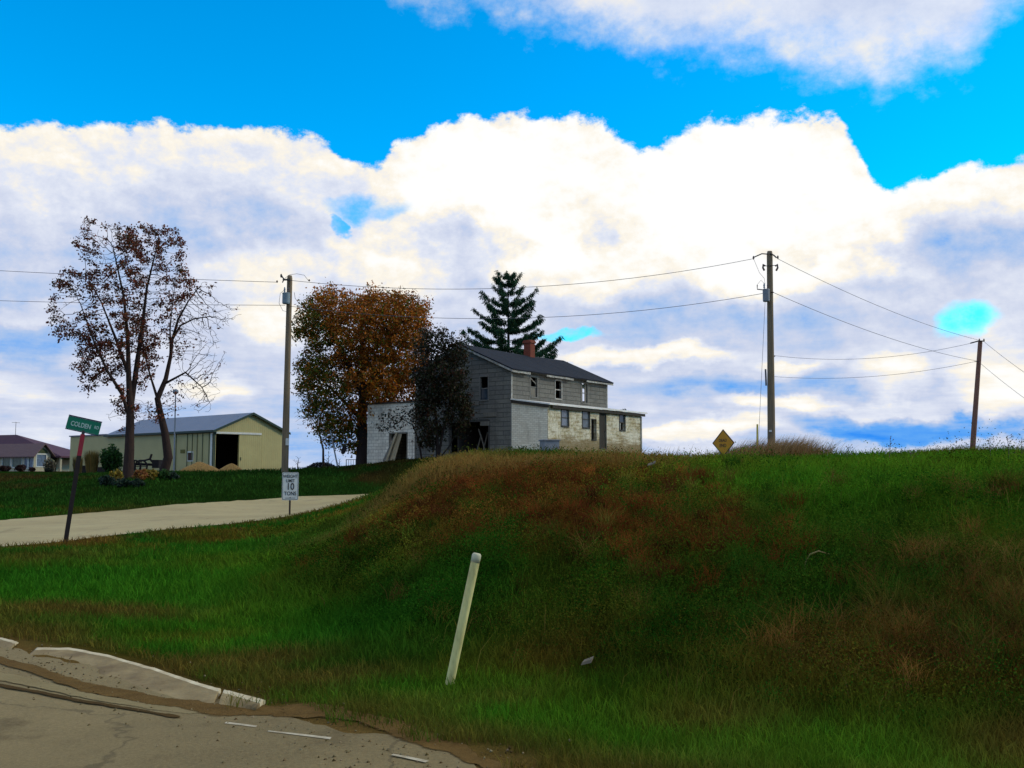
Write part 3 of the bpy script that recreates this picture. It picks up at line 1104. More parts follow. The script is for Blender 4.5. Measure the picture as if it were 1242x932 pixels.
# larger bushy masses among them
bx_, by_ = scatter(420, 7.0, 21, 60)
o_ = hwy_off(bx_, by_)
ck = (o_ > 2.7) & (bx_ + (by_ - 8.8) * .33 > -.9) & (road_in(bx_, by_) < -2) & ~((by_ > 13.0) & (bx_ / by_ > .14)) & (by_ < 18.5)
bx_, by_ = bx_[ck], by_[ck]
nb_ = len(bx_)
pb = 620
br_ = RNG.uniform(.28, .62, nb_)
bh_ = br_ * RNG.uniform(.55, .95, nb_) * (1 - .5 * sstep(by_, 14, 18))
bc_ = 1.4 * plant_colour(bx_, by_) * (np.exp(RNG.normal(size=nb_) * .4 - .1))[:, None]
bc_ = np.where((RNG.uniform(size=nb_) < .3)[:, None], np.array([[.016, .080, .006]]), bc_)
v_ = unit(RNG.normal(size=(nb_ * pb, 3)))
v_[:, 2] = np.abs(v_[:, 2])
lump = 1 + .28 * np.sin(v_[:, 0] * 7 + np.repeat(bx_, pb) * 9) * np.cos(v_[:, 1] * 6 + v_[:, 2] * 5)
rr_ = RNG.uniform(.6, 1.05, nb_ * pb) * lump
lx = np.repeat(bx_, pb) + v_[:, 0] * rr_ * np.repeat(br_, pb)
ly = np.repeat(by_, pb) + v_[:, 1] * rr_ * np.repeat(br_, pb)
lz = v_[:, 2] * rr_ * np.repeat(bh_, pb)
p3 = leaves(lx, ly, lz, np.maximum(.008, .0010 * ly) * RNG.uniform(.5, 1.5, len(lx)), vary(np.repeat(bc_, pb, 0), .3), .6)
# coarse tufts: fans of arching stems, dark red-brown brush below the brow and straw or green ones elsewhere
tx, ty = scatter(5200, 7.0, 24, 60)
ko = kern(tx, ty, [(640, 594, 2.5, 2.4, 1.2), (520, 612, 1.3, 2.0, 1.0), (780, 630, 1.4, 1.8, 1.2), (850, 662, .9, 1.3, 1.0), (720, 600, 1.6, 1.6, .8)])
kr = kern(tx, ty, [(1120, 790, 1.3, .8, 1.0), (1215, 770, .9, 1.0, 1.2), (1180, 690, 1.0, .8, 1.0), (1215, 605, .9, .7, .9)])
km = .11 * sstep(fbm(tx, ty, 1.2, 93, 3), .48, .62)
o_ = hwy_off(tx, ty)
pr_ = np.clip(ko * .95 + kr * .75 + km, 0, 1) * sstep(o_, 2.4, 3.4) * sstep(tx + (ty - 8.8) * .33, -2.0, -.6) * (road_in(tx, ty) < -1.4)
pr_ *= 1 - .9 * sstep(ty, 12.5, 14) * sstep(tx / ty, .2, .27)
ck = RNG.uniform(size=len(tx)) < pr_
tx, ty, ko, kr = tx[ck], ty[ck], ko[ck], kr[ck]
nt_ = len(tx)
pt_ = 64
dark = np.array([(.150, .036, .010), (.100, .025, .008), (.175, .050, .012), (.070, .024, .009)])[RNG.integers(0, 4, nt_)]
straw = np.array([(.15, .085, .022), (.10, .085, .014), (.16, .075, .018), (.07, .075, .010)])[RNG.integers(0, 4, nt_)]
green = np.array([(.035, .085, .008), (.06, .095, .010), (.025, .07, .007)])[RNG.integers(0, 3, nt_)]
tcol = np.where((RNG.uniform(size=nt_) < np.clip(ko * 1.1, 0, .85))[:, None], dark, np.where((RNG.uniform(size=nt_) < np.clip(kr, .3, .8))[:, None], straw, green))
tcol *= np.exp(RNG.normal(size=nt_) * .30)[:, None]
th = RNG.uniform(.16, .42, nt_) * (1 - .62 * sstep(ty, 15.5, 19))
ta_ = RNG.uniform(0, 6.28, nt_ * pt_)
tr_2 = RNG.uniform(0, 1, nt_ * pt_) ** .6 * .11
p4 = blades(np.repeat(tx, pt_) + np.cos(ta_) * tr_2, np.repeat(ty, pt_) + np.sin(ta_) * tr_2, np.repeat(th, pt_) * RNG.uniform(.5, 1.1, nt_ * pt_), np.maximum(.004, .00062 * np.repeat(ty, pt_)),
            RNG.uniform(.25, 1.05, nt_ * pt_), vary(np.repeat(tcol, pt_, 0), .3), vary(np.repeat(tcol * 1.35, pt_, 0), .3))
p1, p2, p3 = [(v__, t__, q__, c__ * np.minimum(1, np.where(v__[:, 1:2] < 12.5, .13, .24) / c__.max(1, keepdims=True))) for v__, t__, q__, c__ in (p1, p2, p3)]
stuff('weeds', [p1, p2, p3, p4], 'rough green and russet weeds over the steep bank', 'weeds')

# tall dry grass along the brow and in tufts
x, y = scatter(120000, 6.5, 60)
cl = fbm(x, y, 1.0, 71)
kb = kern(x, y, [(620, 565, 3.6, .9, 1.2), (540, 568, 1.6, 1.0, 1.0), (720, 565, 2.0, .8, 1.1), (500, 580, 1.0, 2.0, .5), (480, 592, .6, 2.0, .3)])
kf = 0.10 * kern(x, y, [(1200, 640, 1.6, 1.2, 1), (1100, 790, 1.8, 1.0, 1), (1220, 780, 1.0, 1.2, 1), (860, 640, 1.6, 1.4, .6), (560, 770, .35, .4, 1.2), (1020, 600, .5, 1.0, .6), (1150, 700, 1.0, 1.0, 1)])
kf += 0.16 * kern(x, y, [(1180, 566, 1.8, 1.2, .8), (1060, 567, 1.2, 1, .6), (1235, 565, .6, 1, 1.2)])
keep = RNG.uniform(size=len(x)) < np.clip(kb * (0.35 + cl) + kf * sstep(cl, .4, .65), 0, 1)
x, y, cl, kb = x[keep], y[keep], cl[keep], kb[keep]
tc = vary(plant_colour(x, y) * .5 + np.array(TAN) * .45, .4)
h = (.13 + .26 * RNG.uniform(size=len(x)) ** 1.8) * (.6 + .8 * cl)
tall = [blades(x, y, h, np.maximum(.005, .0007 * y), RNG.uniform(.2, .9, len(x)), tc * .9, tc * 1.35, dirbias=(.7, 0, 0))]
stuff('tall_grass', tall, 'dry tan grass standing along the brow of the bank', 'grass')

# loose stones and crumbs of asphalt along the broken road edge
x = RNG.uniform(-8, 3, 2600)
t_ = RNG.uniform(-11, 5, 2600)
o_ = RNG.normal(size=2600) * .35 - .05
pts_ = HE[None] + HD[None] * t_[:, None] + HN[None] * o_[:, None]
stc = vary(np.array([(.16, .12, .06), (.10, .07, .03), (.25, .20, .12)])[RNG.integers(0, 3, 2600)], .3)
zz_ = np.maximum(H(pts_[:, 0], pts_[:, 1]), .012)
sz_ = RNG.uniform(.004, .016, 2600) * RNG.uniform(.4, 1, 2600)
tet = np.array([(0, 0, 1), (1, .2, .1), (-.5, .9, 0), (-.6, -.8, .1), (.1, 0, -.6)])
Vs = (tet[None] * sz_[:, None, None] * RNG.uniform(.6, 1.4, (2600, 5, 1)) + np.concatenate([pts_, zz_[:, None] + .002], -1)[:, None]).reshape(-1, 3)
ii = np.arange(2600)[:, None] * 5
tr3 = np.concatenate([ii + np.array(k_)[None] for k_ in ((0, 1, 2), (0, 2, 3), (0, 3, 1), (4, 2, 1), (4, 3, 2), (4, 1, 3))])
tag(link('gravel', fast_mesh('gravel', Vs, tr3, None, np.repeat(stc, 5, 0)), M_GRASS), 'loose gravel along the broken road edge', 'gravel', kind='stuff')
# ------------------------------------------------------------------ buildings


class Frame:
    """a building's own axes: origin O, local x along angle rz"""
    def __init__(s, O, rz):
        s.O, s.rz = Vector(O), rz
        s.M = Matrix.Translation(s.O) @ Matrix.Rotation(rz, 4, 'Z')
        s.I = s.M.inverted()

    def on(s, px, py, axis, c):   # local point where the pixel's ray meets the plane axis = c
        o = s.I @ Vector((0, 0, CAMZ))
        d = s.I.to_3x3() @ Vector(ray(px, py))
        k = (c - o[axis]) / d[axis]
        return o + d * k

    def rect(s, x0, y0, x1, y1, axis, c):     # photo box -> (u0, u1, z0, z1) on that wall
        xm, ym = (x0 + x1) / 2, (y0 + y1) / 2
        other = 1 - axis
        u = sorted((s.on(x0, ym, axis, c)[other], s.on(x1, ym, axis, c)[other]))
        z = sorted((s.on(xm, y0, axis, c)[2], s.on(xm, y1, axis, c)[2]))
        return (u[0], u[1], z[0], z[1])


def wall_holes(mb, axis, c, u0, u1, z0, ztop, holes, t, out):
    """wall on plane axis = c from u0 to u1, with rectangular openings and reveals; ztop(u) gives its top; out = sign of the outward normal"""
    us = sorted(set([u0, u1] + [v for h in holes for v in h[:2] if u0 < v < u1] + [v for v in getattr(ztop, 'breaks', []) if u0 < v < u1]))

    def pt(u, z, d=0.0):
        q = [0, 0, z]
        q[axis] = c - out * d
        q[1 - axis] = u
        return tuple(q)

    def face(p):
        a, b, e = Vector(p[0]), Vector(p[1]), Vector(p[2])
        nrm = (b - a).cross(e - a)
        mb.poly(p if nrm[axis] * out > 0 else p[::-1])
    for a, b in zip(us[:-1], us[1:]):
        m_ = (a + b) / 2
        hs_ = sorted([h for h in holes if h[0] <= m_ <= h[1]], key=lambda h: h[2])
        z = z0
        for h in hs_:
            face([pt(a, z), pt(b, z), pt(b, h[2]), pt(a, h[2])])
            z = h[3]
        face([pt(a, z), pt(b, z), pt(b, ztop(b)), pt(a, ztop(a))])
    for h in holes:
        a, b, l, k = h[:4]
        mb.poly([pt(a, l), pt(a, l, t), pt(a, k, t), pt(a, k)])
        mb.poly([pt(b, l), pt(b, k), pt(b, k, t), pt(b, l, t)])
        mb.poly([pt(a, k), pt(a, k, t), pt(b, k, t), pt(b, k)])
        mb.poly([pt(a, l), pt(b, l), pt(b, l, t), pt(a, l, t)])


def win(parent, axis, c, out, h, frame_mat, pane_mat, kind='sash', label=None, fw=0.07, name='window', pane_rows=(0, 1)):
    """a window or door frame seated in an opening, its panes as a sub-part"""
    a, b, l, k = h
    mb = MB()
    d0, d1 = 0.02, -0.09          # proud of the wall .. into the reveal

    def bx(m_, u0, u1, z0, z1, e0, e1):
        q = [0] * 6
        lo, hi = sorted((c + out * e0, c + out * e1))
        if axis == 1:
            m_.box(u0, u1, lo, hi, z0, z1)
        else:
            m_.box(lo, hi, u0, u1, z0, z1)
    bx(mb, a - fw, a + .012, l - fw, k + fw, d0, -.02)
    bx(mb, b - .012, b + fw, l - fw, k + fw, d0, -.02)
    bx(mb, a + .013, b - .013, k - .02, k + fw * 1.3, d0 + .012, -.02)
    bx(mb, a + .013, b - .013, l - fw * .9, l + .02, d0 + .03, -.02)
    if kind == 'sash':
        m = (l + k) / 2
        bx(mb, a + .013, b - .013, m - .03, m + .03, -.035, -.075)
    o = mb.build(name, frame_mat, parent)
    if label:
        o['label'] = label
    if pane_mat:
        pb = MB()
        rows = [(l + .02, (l + k) / 2 - .03), ((l + k) / 2 + .03, k - .02)] if kind == 'sash' else [(l + .02, k - .02)]
        for i, (z0, z1) in enumerate(rows):
            if i in pane_rows or kind != 'sash':
                bx(pb, a + .013, b - .013, z0, z1, -.055, -.065)
        pb.build('pane', pane_mat, o)
    return o


# ---- the abandoned farmhouse
M_SHINGLE = brickmat('grey_siding', (0.185, 0.175, 0.145), (0.15, 0.143, 0.125), (0.045, 0.042, 0.038), 1.2, 0.27, 0.018, worn=(0.115, 0.108, 0.092), wornf=0.46, streak=(0.10, 0.09, 0.07))
M_WHITEBRICK = brickmat('whitewashed_brick', (0.90, 0.81, 0.62), (0.76, 0.66, 0.48), (0.58, 0.48, 0.34), 0.30, 0.11, 0.012, worn=(0.40, 0.30, 0.19), wornf=0.36, wscale=2.2, streak=(0.50, 0.41, 0.28))
M_TANBRICK = brickmat('tan_block', (0.42, 0.335, 0.17), (0.54, 0.46, 0.28), (0.20, 0.145, 0.07), 0.42, 0.21, 0.016, worn=(0.72, 0.66, 0.50), wornf=0.50, wscale=1.3, grime=(0.20, 0.135, 0.05))
M_SHEDBRICK = brickmat('white_block', (0.88, 0.80, 0.64), (0.72, 0.64, 0.50), (0.42, 0.34, 0.25), 0.42, 0.21, 0.012, worn=(0.40, 0.32, 0.23), wornf=0.42, wscale=1.3, streak=(0.25, 0.21, 0.17))
M_ROOFDARK = brickmat('dark_roof_shingle', (0.014, 0.017, 0.026), (0.010, 0.013, 0.020), (0.006, 0.008, 0.012), 0.3, 0.16, 0.012, worn=(0.024, 0.026, 0.034), wornf=.4, rough=.95)
M_REDBRICK = brickmat('chimney_brick', (0.24, 0.048, 0.026), (0.17, 0.036, 0.022), (0.20, 0.10, 0.06), 0.22, 0.08, 0.01, worn=(0.20, 0.05, 0.03), wornf=.4, wscale=4)
M_OLDWOOD = mat('weathered_wood', (0.22, 0.20, 0.16), (0.13, 0.115, 0.09), 3, .9, .4, stretch=(6, 6, .6))
M_PALEWOOD = mat('pale_board', (0.40, 0.33, 0.20), (0.27, 0.21, 0.125), 3, .9, .4, stretch=(6, 6, .6))
M_TRIM = mat('peeling_white_trim', (0.50, 0.48, 0.42), (0.20, 0.18, 0.15), 5, .85, .3, detail=8)
M_METAL = mat('pale_sheet_metal', (0.85, 0.82, 0.74), (0.66, 0.61, 0.52), 1.2, .6, .1)
M_DARKFRAME = mat('dark_frame', (0.075, 0.07, 0.06), (0.045, 0.042, 0.036), 6, .85, .3)
M_GREYFRAME = mat('grey_frame', (0.20, 0.19, 0.165), (0.12, 0.115, 0.10), 6, .85, .3)
M_PANE = glassmat('old_window_glass')
M_DARKWOOD = mat('dark_door_wood', (0.055, 0.045, 0.033), (0.032, 0.027, 0.02), 4, .9, .4, stretch=(6, 6, .6))
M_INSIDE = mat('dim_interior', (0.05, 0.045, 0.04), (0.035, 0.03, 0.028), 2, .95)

hb = P(620, 550, 58)
HF = Frame(hb, math.atan2(.8107, .5855))
house = empty('farmhouse', hb, 'abandoned two-storey grey farmhouse with dark gable roof and pale block lean-to', 'house', HF.rz)
L, WD, EAVE, RIDGE = 11.2, 7.5, 5.08, 6.72


def gtop(u):
    return EAVE + (RIDGE - EAVE) * (1 - abs(u - WD / 2) / (WD / 2))


gtop.breaks = [WD / 2]


def etop(u):
    return EAVE


up = [HF.rect(643.5, 457.5, 651.5, 482, 1, 0), HF.rect(673.5, 462, 681, 484, 1, 0), HF.rect(705, 465, 712.5, 489, 1, 0)]
gab = [HF.rect(582.5, 457, 592, 485.5, 0, 0), HF.rect(546, 512, 592.5, 549, 0, 0)]
gab[1] = (gab[1][0], gab[1][1], 0.05, gab[1][3])
# a far window in line with the third front one lets the sky show through it
q = HF.on(708.5, 474, 0, L)
fargab = [(q.y - .55, q.y + .55, q.z - .75, q.z + .75)]
mb = MB()
wall_holes(mb, 1, 0.0, 0, L, -1.2, etop, up, .16, -1)
wall_holes(mb, 0, 0.0, 0, WD, -1.2, gtop, gab, .16, -1)
wall_holes(mb, 0, L, 0, WD, -1.2, gtop, fargab, .16, 1)
wall_holes(mb, 1, WD, 0, L, -1.2, etop, [], .16, 1)
mb.build('wall', M_SHINGLE, house)
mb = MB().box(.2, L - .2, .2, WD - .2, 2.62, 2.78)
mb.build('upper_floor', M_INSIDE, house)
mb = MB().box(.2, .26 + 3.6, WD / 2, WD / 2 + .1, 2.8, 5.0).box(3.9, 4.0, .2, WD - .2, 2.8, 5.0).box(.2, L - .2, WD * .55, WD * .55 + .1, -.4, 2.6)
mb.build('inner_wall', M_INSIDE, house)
# corner boards
MB().box(-.025, .10, -.03, -.004, -.5, EAVE - .02).build('corner_board', M_TRIM, house)
MB().box(L - .10, L + .02, -.03, -.004, 3.2, EAVE - .02).build('corner_board', M_TRIM, house)
# roof: two slabs with overhang, broken soffit boards below the eave
slope = (RIDGE - EAVE) / (WD / 2)
ov, og = .34, .32


def rz_(y):
    return RIDGE - abs(y - WD / 2) * slope


mb = MB()
for s in (1, -1):
    y0 = WD / 2
    y1 = -ov if s > 0 else WD + ov
    n0 = 18
    low, high = [], []
    for i in range(n0 + 1):
        xx = -og + (L + 2 * og) * i / n0
        e = .05 * (vnoise(np.array([i * .9]), np.array([3.0]), 4)[0] - .5)
        sag = -.07 * math.sin(math.pi * i / n0) + .02 * (vnoise(np.array([i * .5]), np.array([8.0]), 4)[0] - .5)
        low.append((xx, y1 + e * s, rz_(y1) + .03 + .02 * (i % 3 == 0)))
        high.append((xx, y0, RIDGE + .05 + sag))
    for i in range(n0):
        a, b, c_, d = low[i], low[i + 1], high[i + 1], high[i]
        t = .07
        qd = [a, b, c_, d] if s > 0 else [b, a, d, c_]
        mb.poly(qd)
        mb.poly([(p[0], p[1], p[2] - t) for p in qd][::-1])
        mb.poly([(a[0], a[1], a[2] - t), (b[0], b[1], b[2] - t), b, a])
    for e_ in (0, n0):
        a, d = low[e_], high[e_]
        mb.poly([(a[0], a[1], a[2] - t), a, d, (d[0], d[1], d[2] - t)])
roof = mb.build('roof', M_ROOFDARK, house)
for y0, y1 in ((-ov + .03, WD / 2), (WD + ov - .03, WD / 2)):
    for xx in (-og + .02, L + og - .05):
        mb = MB().hull8([(xx, y0, rz_(y0) - .17), (xx + .03, y0, rz_(y0) - .17), (xx + .03, y1, rz_(y1) - .17), (xx, y1, rz_(y1) - .17),
                  (xx, y0, rz_(y0) - .045), (xx + .03, y0, rz_(y0) - .045), (xx + .03, y1, rz_(y1) - .045), (xx, y1, rz_(y1) - .045)])
        mb.build('rake_board', M_TRIM, roof)
xx = -og
while xx < L + og - .2:           # eave boards, some hanging or missing
    wdt = random.uniform(.5, 1.3)
    x1 = min(xx + wdt, L + og)
    dz = random.choice([0, 0, 0, -.05, .01])
    if random.random() > .12:
        mb = MB().hull8([(xx + .01, -ov + .03, rz_(-ov) - .15 + dz), (x1 - .01, -ov + .03, rz_(-ov) - .15 + random.uniform(-.04, .02)), (x1 - .01, -ov + .07, rz_(-ov) - .15), (xx + .01, -ov + .07, rz_(-ov) - .15),
                  (xx + .01, -ov + .03, rz_(-ov) - .045), (x1 - .01, -ov + .03, rz_(-ov) - .045), (x1 - .01, -ov + .07, rz_(-ov) - .045), (xx + .01, -ov + .07, rz_(-ov) - .045)])
        mb.build('eave_board', M_TRIM, roof)
    xx = x1
# chimney on the ridge
cq = HF.on(642, 418, 1, WD / 2)
ch = MB()
cw = .27
ch.box(cq.x - cw, cq.x + cw, WD / 2 - cw, WD / 2 + cw, RIDGE - .5, 7.55)
ch.box(cq.x - cw - .06, cq.x + cw + .06, WD / 2 - cw - .06, WD / 2 + cw + .06, 7.552, 7.68)
ch.box(cq.x - cw - .02, cq.x + cw + .02, WD / 2 - cw - .02, WD / 2 + cw + .02, 7.682, 7.76)
ch.build('chimney', M_REDBRICK, roof)
# upper windows
win(house, 1, 0.0, -1, up[0], M_GREYFRAME, M_PANE, label='upper window with a slipped sash and pale lower pane', pane_rows=())
a, b, l, k = up[0]
mb = MB()
mb.bar((a + .02, .06, k - .05), (b - .02, .06, k - .42), .05, .03)
mb.build('loose_sash_bar', M_TRIM, house)
MB().box(a + .02, b - .05, .07, .085, l + .02, l + .58).build('window_board', M_OLDWOOD, house)
win(house, 1, 0.0, -1, up[1], M_TRIM, None, label='upper window with its glass gone')
win(house, 1, 0.0, -1, up[2], M_GREYFRAME, None, kind='sash', label='upper window with sky showing through')
a, b, l, k = up[2]
mb = MB()
mb.box(a + .02, a + (b - a) * .34, .07, .085, l + .02, k - .03)
mb.box(a + (b - a) * .66, b - .02, .07, .085, l + .02, k - .03)
mb.build('window_board', M_OLDWOOD, house)
win(house, 0, 0.0, -1, gab[0], M_GREYFRAME, M_PANE, label='gable window with dark panes', pane_rows=(0,))
win(house, 0, 0.0, -1, gab[1], M_DARKFRAME, None, kind='open', label='wide dark porch opening', fw=.1, name='doorway')
for i, (px, py, w_) in enumerate([(566, 490, 1.9), (594, 503, 1.0), (588, 514, .7)]):
    p = HF.on(px, py, 0, -.03)
    mb = MB().box(-.045, -.005, p.y - w_ / 2, p.y + w_ / 2, p.z - .13, p.z + .13)
    mb.build('patch_board', M_OLDWOOD, house)
for (ya, za, yb, zb) in [(gab[1][0] + .3, .1, gab[1][0] + .9, 1.5), (gab[1][0] + .5, .1, gab[1][0] + .2, 1.3), (gab[1][0] + 1.0, .1, gab[1][0] + .7, 1.1)]:
    MB().bar((.12, ya, za), (.2, yb, zb), .1, .03).build('porch_debris', M_OLDWOOD, house)

# lean-to of pale block along the front
LY = -2.6
LT = HF.on(664, 491, 1, LY).z
LT0 = LT + .36
lx1 = HF.on(777.5, 520, 1, LY).x
lh = [HF.rect(681, 497, 689.5, 517, 1, LY), HF.rect(706.5, 499, 715, 519, 1, LY), HF.rect(717.5, 509, 723, 534, 1, LY), HF.rect(727.5, 502.5, 735, 544, 1, LY), HF.rect(751.5, 503.5, 758, 522, 1, LY)]


def ltop(u):
    return LT


def ltop2(u):
    return LT + (LT0 - LT) * (u - LY) / (0 - LY)


mb = MB()
wall_holes(mb, 1, LY, 0, lx1, -1.2, ltop, lh, .18, -1)
wall_holes(mb, 0, lx1, LY, -.02, -1.2, ltop2, [], .18, 1)
mb.build('lean_to_wall', M_TANBRICK, house)
mb = MB()
wall_holes(mb, 0, 0.0, LY + .02, -.035, -1.2, ltop2, [], .18, -1)
# a thin return so that the end wall has thickness
mb.poly([(0, LY + .02, -1.2), (0, LY + .02, LT), (.18, LY + .02, LT), (.18, LY + .02, -1.2)])
ew = mb.build('lean_to_end_wall', M_WHITEBRICK, house)
sl = (LT0 - LT) / 2.6
mb = MB()
n0 = 14
for i in range(n0):
    xa = -.12 + (lx1 + .62) * i / n0
    xb = -.12 + (lx1 + .62) * (i + 1) / n0 - .012
    for j in range(1):
        ya, yb = LY - .22, -.035
        dz = .02 * (random.random() - .5)
        mb.hull8([(xa, ya, LT - .22 * sl + .02 + dz), (xb, ya, LT - .22 * sl + .02 + dz), (xb, yb, LT0 + .03), (xa, yb, LT0 + .03),
                  (xa, ya, LT - .22 * sl + .10 + dz), (xb, ya, LT - .22 * sl + .10 + dz), (xb, yb, LT0 + .105), (xa, yb, LT0 + .105)])
mb.build('lean_to_roof', M_METAL, house)
mb = MB()
mb.box(.25, lx1 + .3, LY - .17, LY - .13, LT - .20, LT - .025)
mb.hull8([(-.10, LY - .15, LT - .19), (-.06, LY - .15, LT - .19), (-.06, -.04, LT0 - .15), (-.10, -.04, LT0 - .15), (-.10, LY - .15, LT - .02), (-.06, LY - .15, LT - .02), (-.06, -.04, LT0 + .02), (-.10, -.04, LT0 + .02)])
mb.build('lean_to_fascia', M_DARKWOOD, house)
MB().box(lx1 - .06, lx1 + .05, LY - .05, LY - .005, -1.0, LT - .21).build('lean_to_corner_board', M_TRIM, house)
win(house, 1, LY, -1, lh[0], M_DARKFRAME, glassmat('grey_pane', (.10, .11, .13), .2))
win(house, 1, LY, -1, lh[1], M_DARKFRAME, glassmat('grey_pane_dull', (.06, .07, .08), .2))
win(house, 1, LY, -1, lh[2], M_DARKFRAME, None, kind='open', label='ragged dark hole in the block wall', fw=.03, name='wall_opening')
a, b, l, k = lh[3]
dr_ = MB()
for i in range(4):
    dr_.box(a + .02 + (b - a - .04) * i / 4, a + .02 + (b - a - .04) * (i + 1) / 4 - .012, LY + .04, LY + .08, l + .02, k - .03)
win(house, 1, LY, -1, lh[3], M_DARKFRAME, None, kind='open', fw=.05, name='door_frame')
door = dr_.build('door', M_DARKWOOD, house)
MB().tube([(b - .12, LY + .04, (l + k) / 2), (b - .12, LY - .02, (l + k) / 2)], .03, 8).build('handle', M_DARKFRAME, door)
win(house, 1, LY, -1, lh[4], M_DARKFRAME, M_PANE, pane_rows=(1,))
MB().box(lh[4][0] + .02, lh[4][0] + .22, LY + .05, LY + .07, lh[4][2] + .02, lh[4][2] + .5).build('window_board', M_TRIM, house)

# ---- whitewashed block wing left of the farmhouse
sO = HF.M @ Vector((0, WD + .06, 0))
sO.z = gz(sO.x, sO.y)
SF = Frame(sO, HF.rz)
shed = empty('block_outbuilding', sO, 'small flat-topped whitewashed block shed with a dark doorway beside the tree', 'shed', SF.rz)
sw = SF.on(445.5, 530, 0, 0).y
stop_ = SF.on(500, 488.3, 0, 0).z
sd_ = SF.rect(472.5, 526, 493.5, 562, 0, 0)
sd_ = (sd_[0], sd_[1], -.25, sd_[3])
mb = MB()
f_ = lambda u: stop_
wall_holes(mb, 0, 0.0, 0, sw, -1.3, f_, [sd_], .2, -1)
wall_holes(mb, 1, 0.0, 0, 5, -1.3, f_, [], .2, -1)
wall_holes(mb, 1, sw, 0, 5, -1.3, f_, [], .2, 1)
wall_holes(mb, 0, 5, 0, sw, -1.3, f_, [], .2, 1)
mb.build('wall', M_SHEDBRICK, shed)
MB().box(-.08, 5.08, -.04, sw + .08, stop_ + .003, stop_ + .10).build('roof', M_DARKWOOD, shed)
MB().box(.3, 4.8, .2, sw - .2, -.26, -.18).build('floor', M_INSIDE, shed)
win(shed, 0, 0.0, -1, sd_, M_OLDWOOD, None, kind='open', fw=.06, name='door_frame')
# boards leaning in the doorway
for i, (u, w_, ln, tilt, lab) in enumerate([(.42, .42, 2.0, .30, 'wide pale board leaning in the shed doorway, nearest the right jamb'),
                                             (.68, .22, 1.8, .62, 'narrow grey board slanting across the shed doorway'),
                                             (.56, .16, 1.95, .48, 'thin middle board between two others leaning in the shed doorway')]):
    yy = sd_[0] + (sd_[1] - sd_[0]) * u
    p0 = SF.M @ Vector((-.42 - .08 * i, yy + tilt * .8, 0))
    p0.z = gz(p0.x, p0.y) + .02
    dv = SF.M.to_3x3() @ Vector((.50, -tilt, ln)).normalized()
    sdv = (SF.M.to_3x3() @ Vector((0, 1, tilt / ln))).normalized()
    nv = dv.cross(sdv).normalized() * .018
    mb = MB()
    p1 = p0 + dv * ln
    a_, b_ = sdv * w_ / 2, sdv * w_ / 2
    mb.hull8([p0 - a_ - nv, p0 + a_ - nv, p0 + a_ + nv, p0 - a_ + nv, p1 - b_ * .85 - nv, p1 + b_ - nv, p1 + b_ + nv, p1 - b_ * .85 + nv])
    tag(mb.build('leaning_board', M_PALEWOOD if i != 1 else M_OLDWOOD), lab, 'board', 'boards leaning in the shed doorway')

# grey concrete block standing in the grass before the house
p = at(666.5, 50)
zt = P(666, 533.5, 50)[2]
cb = MB().box(-.40, .40, -.35, .35, -.3, zt - p[2] - .07).box(-.45, .45, -.40, .40, zt - p[2] - .068, zt - p[2])
cis = cb.build('concrete_cistern', mat('grey_concrete', (.26, .26, .27), (.18, .18, .19), 3, .9, .3), bevel=.015)
cis.location = p
cis.rotation_euler = (0, 0, R(20))
tag(cis, 'squat grey concrete well box in tall grass before the farmhouse', 'well box')

# ---- metal pole barn
M_BARN = None


def ribmat(name, c1, c2, period, rough=.55, axis_sum=True):
    m, gg, bs, out = newmat(name)
    co = gg.n('ShaderNodeTexCoord').outputs['Object']
    sp = gg.n('ShaderNodeSeparateXYZ')
    m.node_tree.links.new(co, sp.inputs[0])
    u = gg.m('ADD', sp.outputs[0], sp.outputs[1]) if axis_sum else sp.outputs[1]
    fr = gg.m('FRACT', gg.m('MULTIPLY', u, 1 / period))
    rib = gg.rng(gg.m('ABSOLUTE', gg.m('SUBTRACT', fr, .5)), .38, .48)
    n1 = gg.noise(co, .7, 6, .65)
    c = gg.ramp(n1, [(.3, c1), (.7, c2)])
    c = gg.mix(gg.rng(sp.outputs[2], .9, -.1, 0, .35), c, tuple(x * .6 for x in c1) + (1,))
    gg.put(bs.inputs['Base Color'], c)
    bs.inputs['Roughness'].default_value = rough
    b = gg.n('ShaderNodeBump')
    b.inputs['Strength'].default_value = .8
    b.inputs['Distance'].default_value = .03
    gg.put(b.inputs['Height'], rib)
    gg.put(bs.inputs['Normal'], b.outputs[0])
    return m


M_BARN = ribmat('tan_barn_metal', (.44, .375, .150), (.37, .31, .12), .23)
M_BROOF = ribmat('blue_grey_roof_metal', (.13, .14, .18), (.105, .115, .155), .3, .45, False)
M_GREEN_TRIM = mat('dark_green_trim', (.016, .045, .032), (.012, .03, .022), 3, .5)
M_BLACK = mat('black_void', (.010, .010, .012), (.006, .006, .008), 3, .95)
M_WHITETRIM = mat('white_trim', (.70, .68, .60), (.55, .53, .46), 4, .6)
bb = P(259, 571.5, 92)
bb = (bb[0], bb[1], gz(bb[0], bb[1]))
BF = Frame(bb, math.atan2(.75, .66))
barn = empty('pole_barn', bb, 'long tan metal pole barn with blue-grey roof and open black doorway', 'barn', BF.rz)
BW, BL = 8.0, 20.9
BE = BF.on(259, 521.5, 1, 0).z
BR = BE + 1.72
q = BF.on(347, 521, 1, 0)
BW = q.x
EXT = BF.on(84.5, 550, 0, 0).y
bd = BF.rect(261.5, 527, 289.5, 566.5, 1, 0)
bd = (bd[0], bd[1], -.1, bd[3])
bw1 = BF.rect(227.5, 549, 234, 559, 0, 0)


def btop(u):
    return BE + (BR - BE) * (1 - abs(u - BW / 2) / (BW / 2))


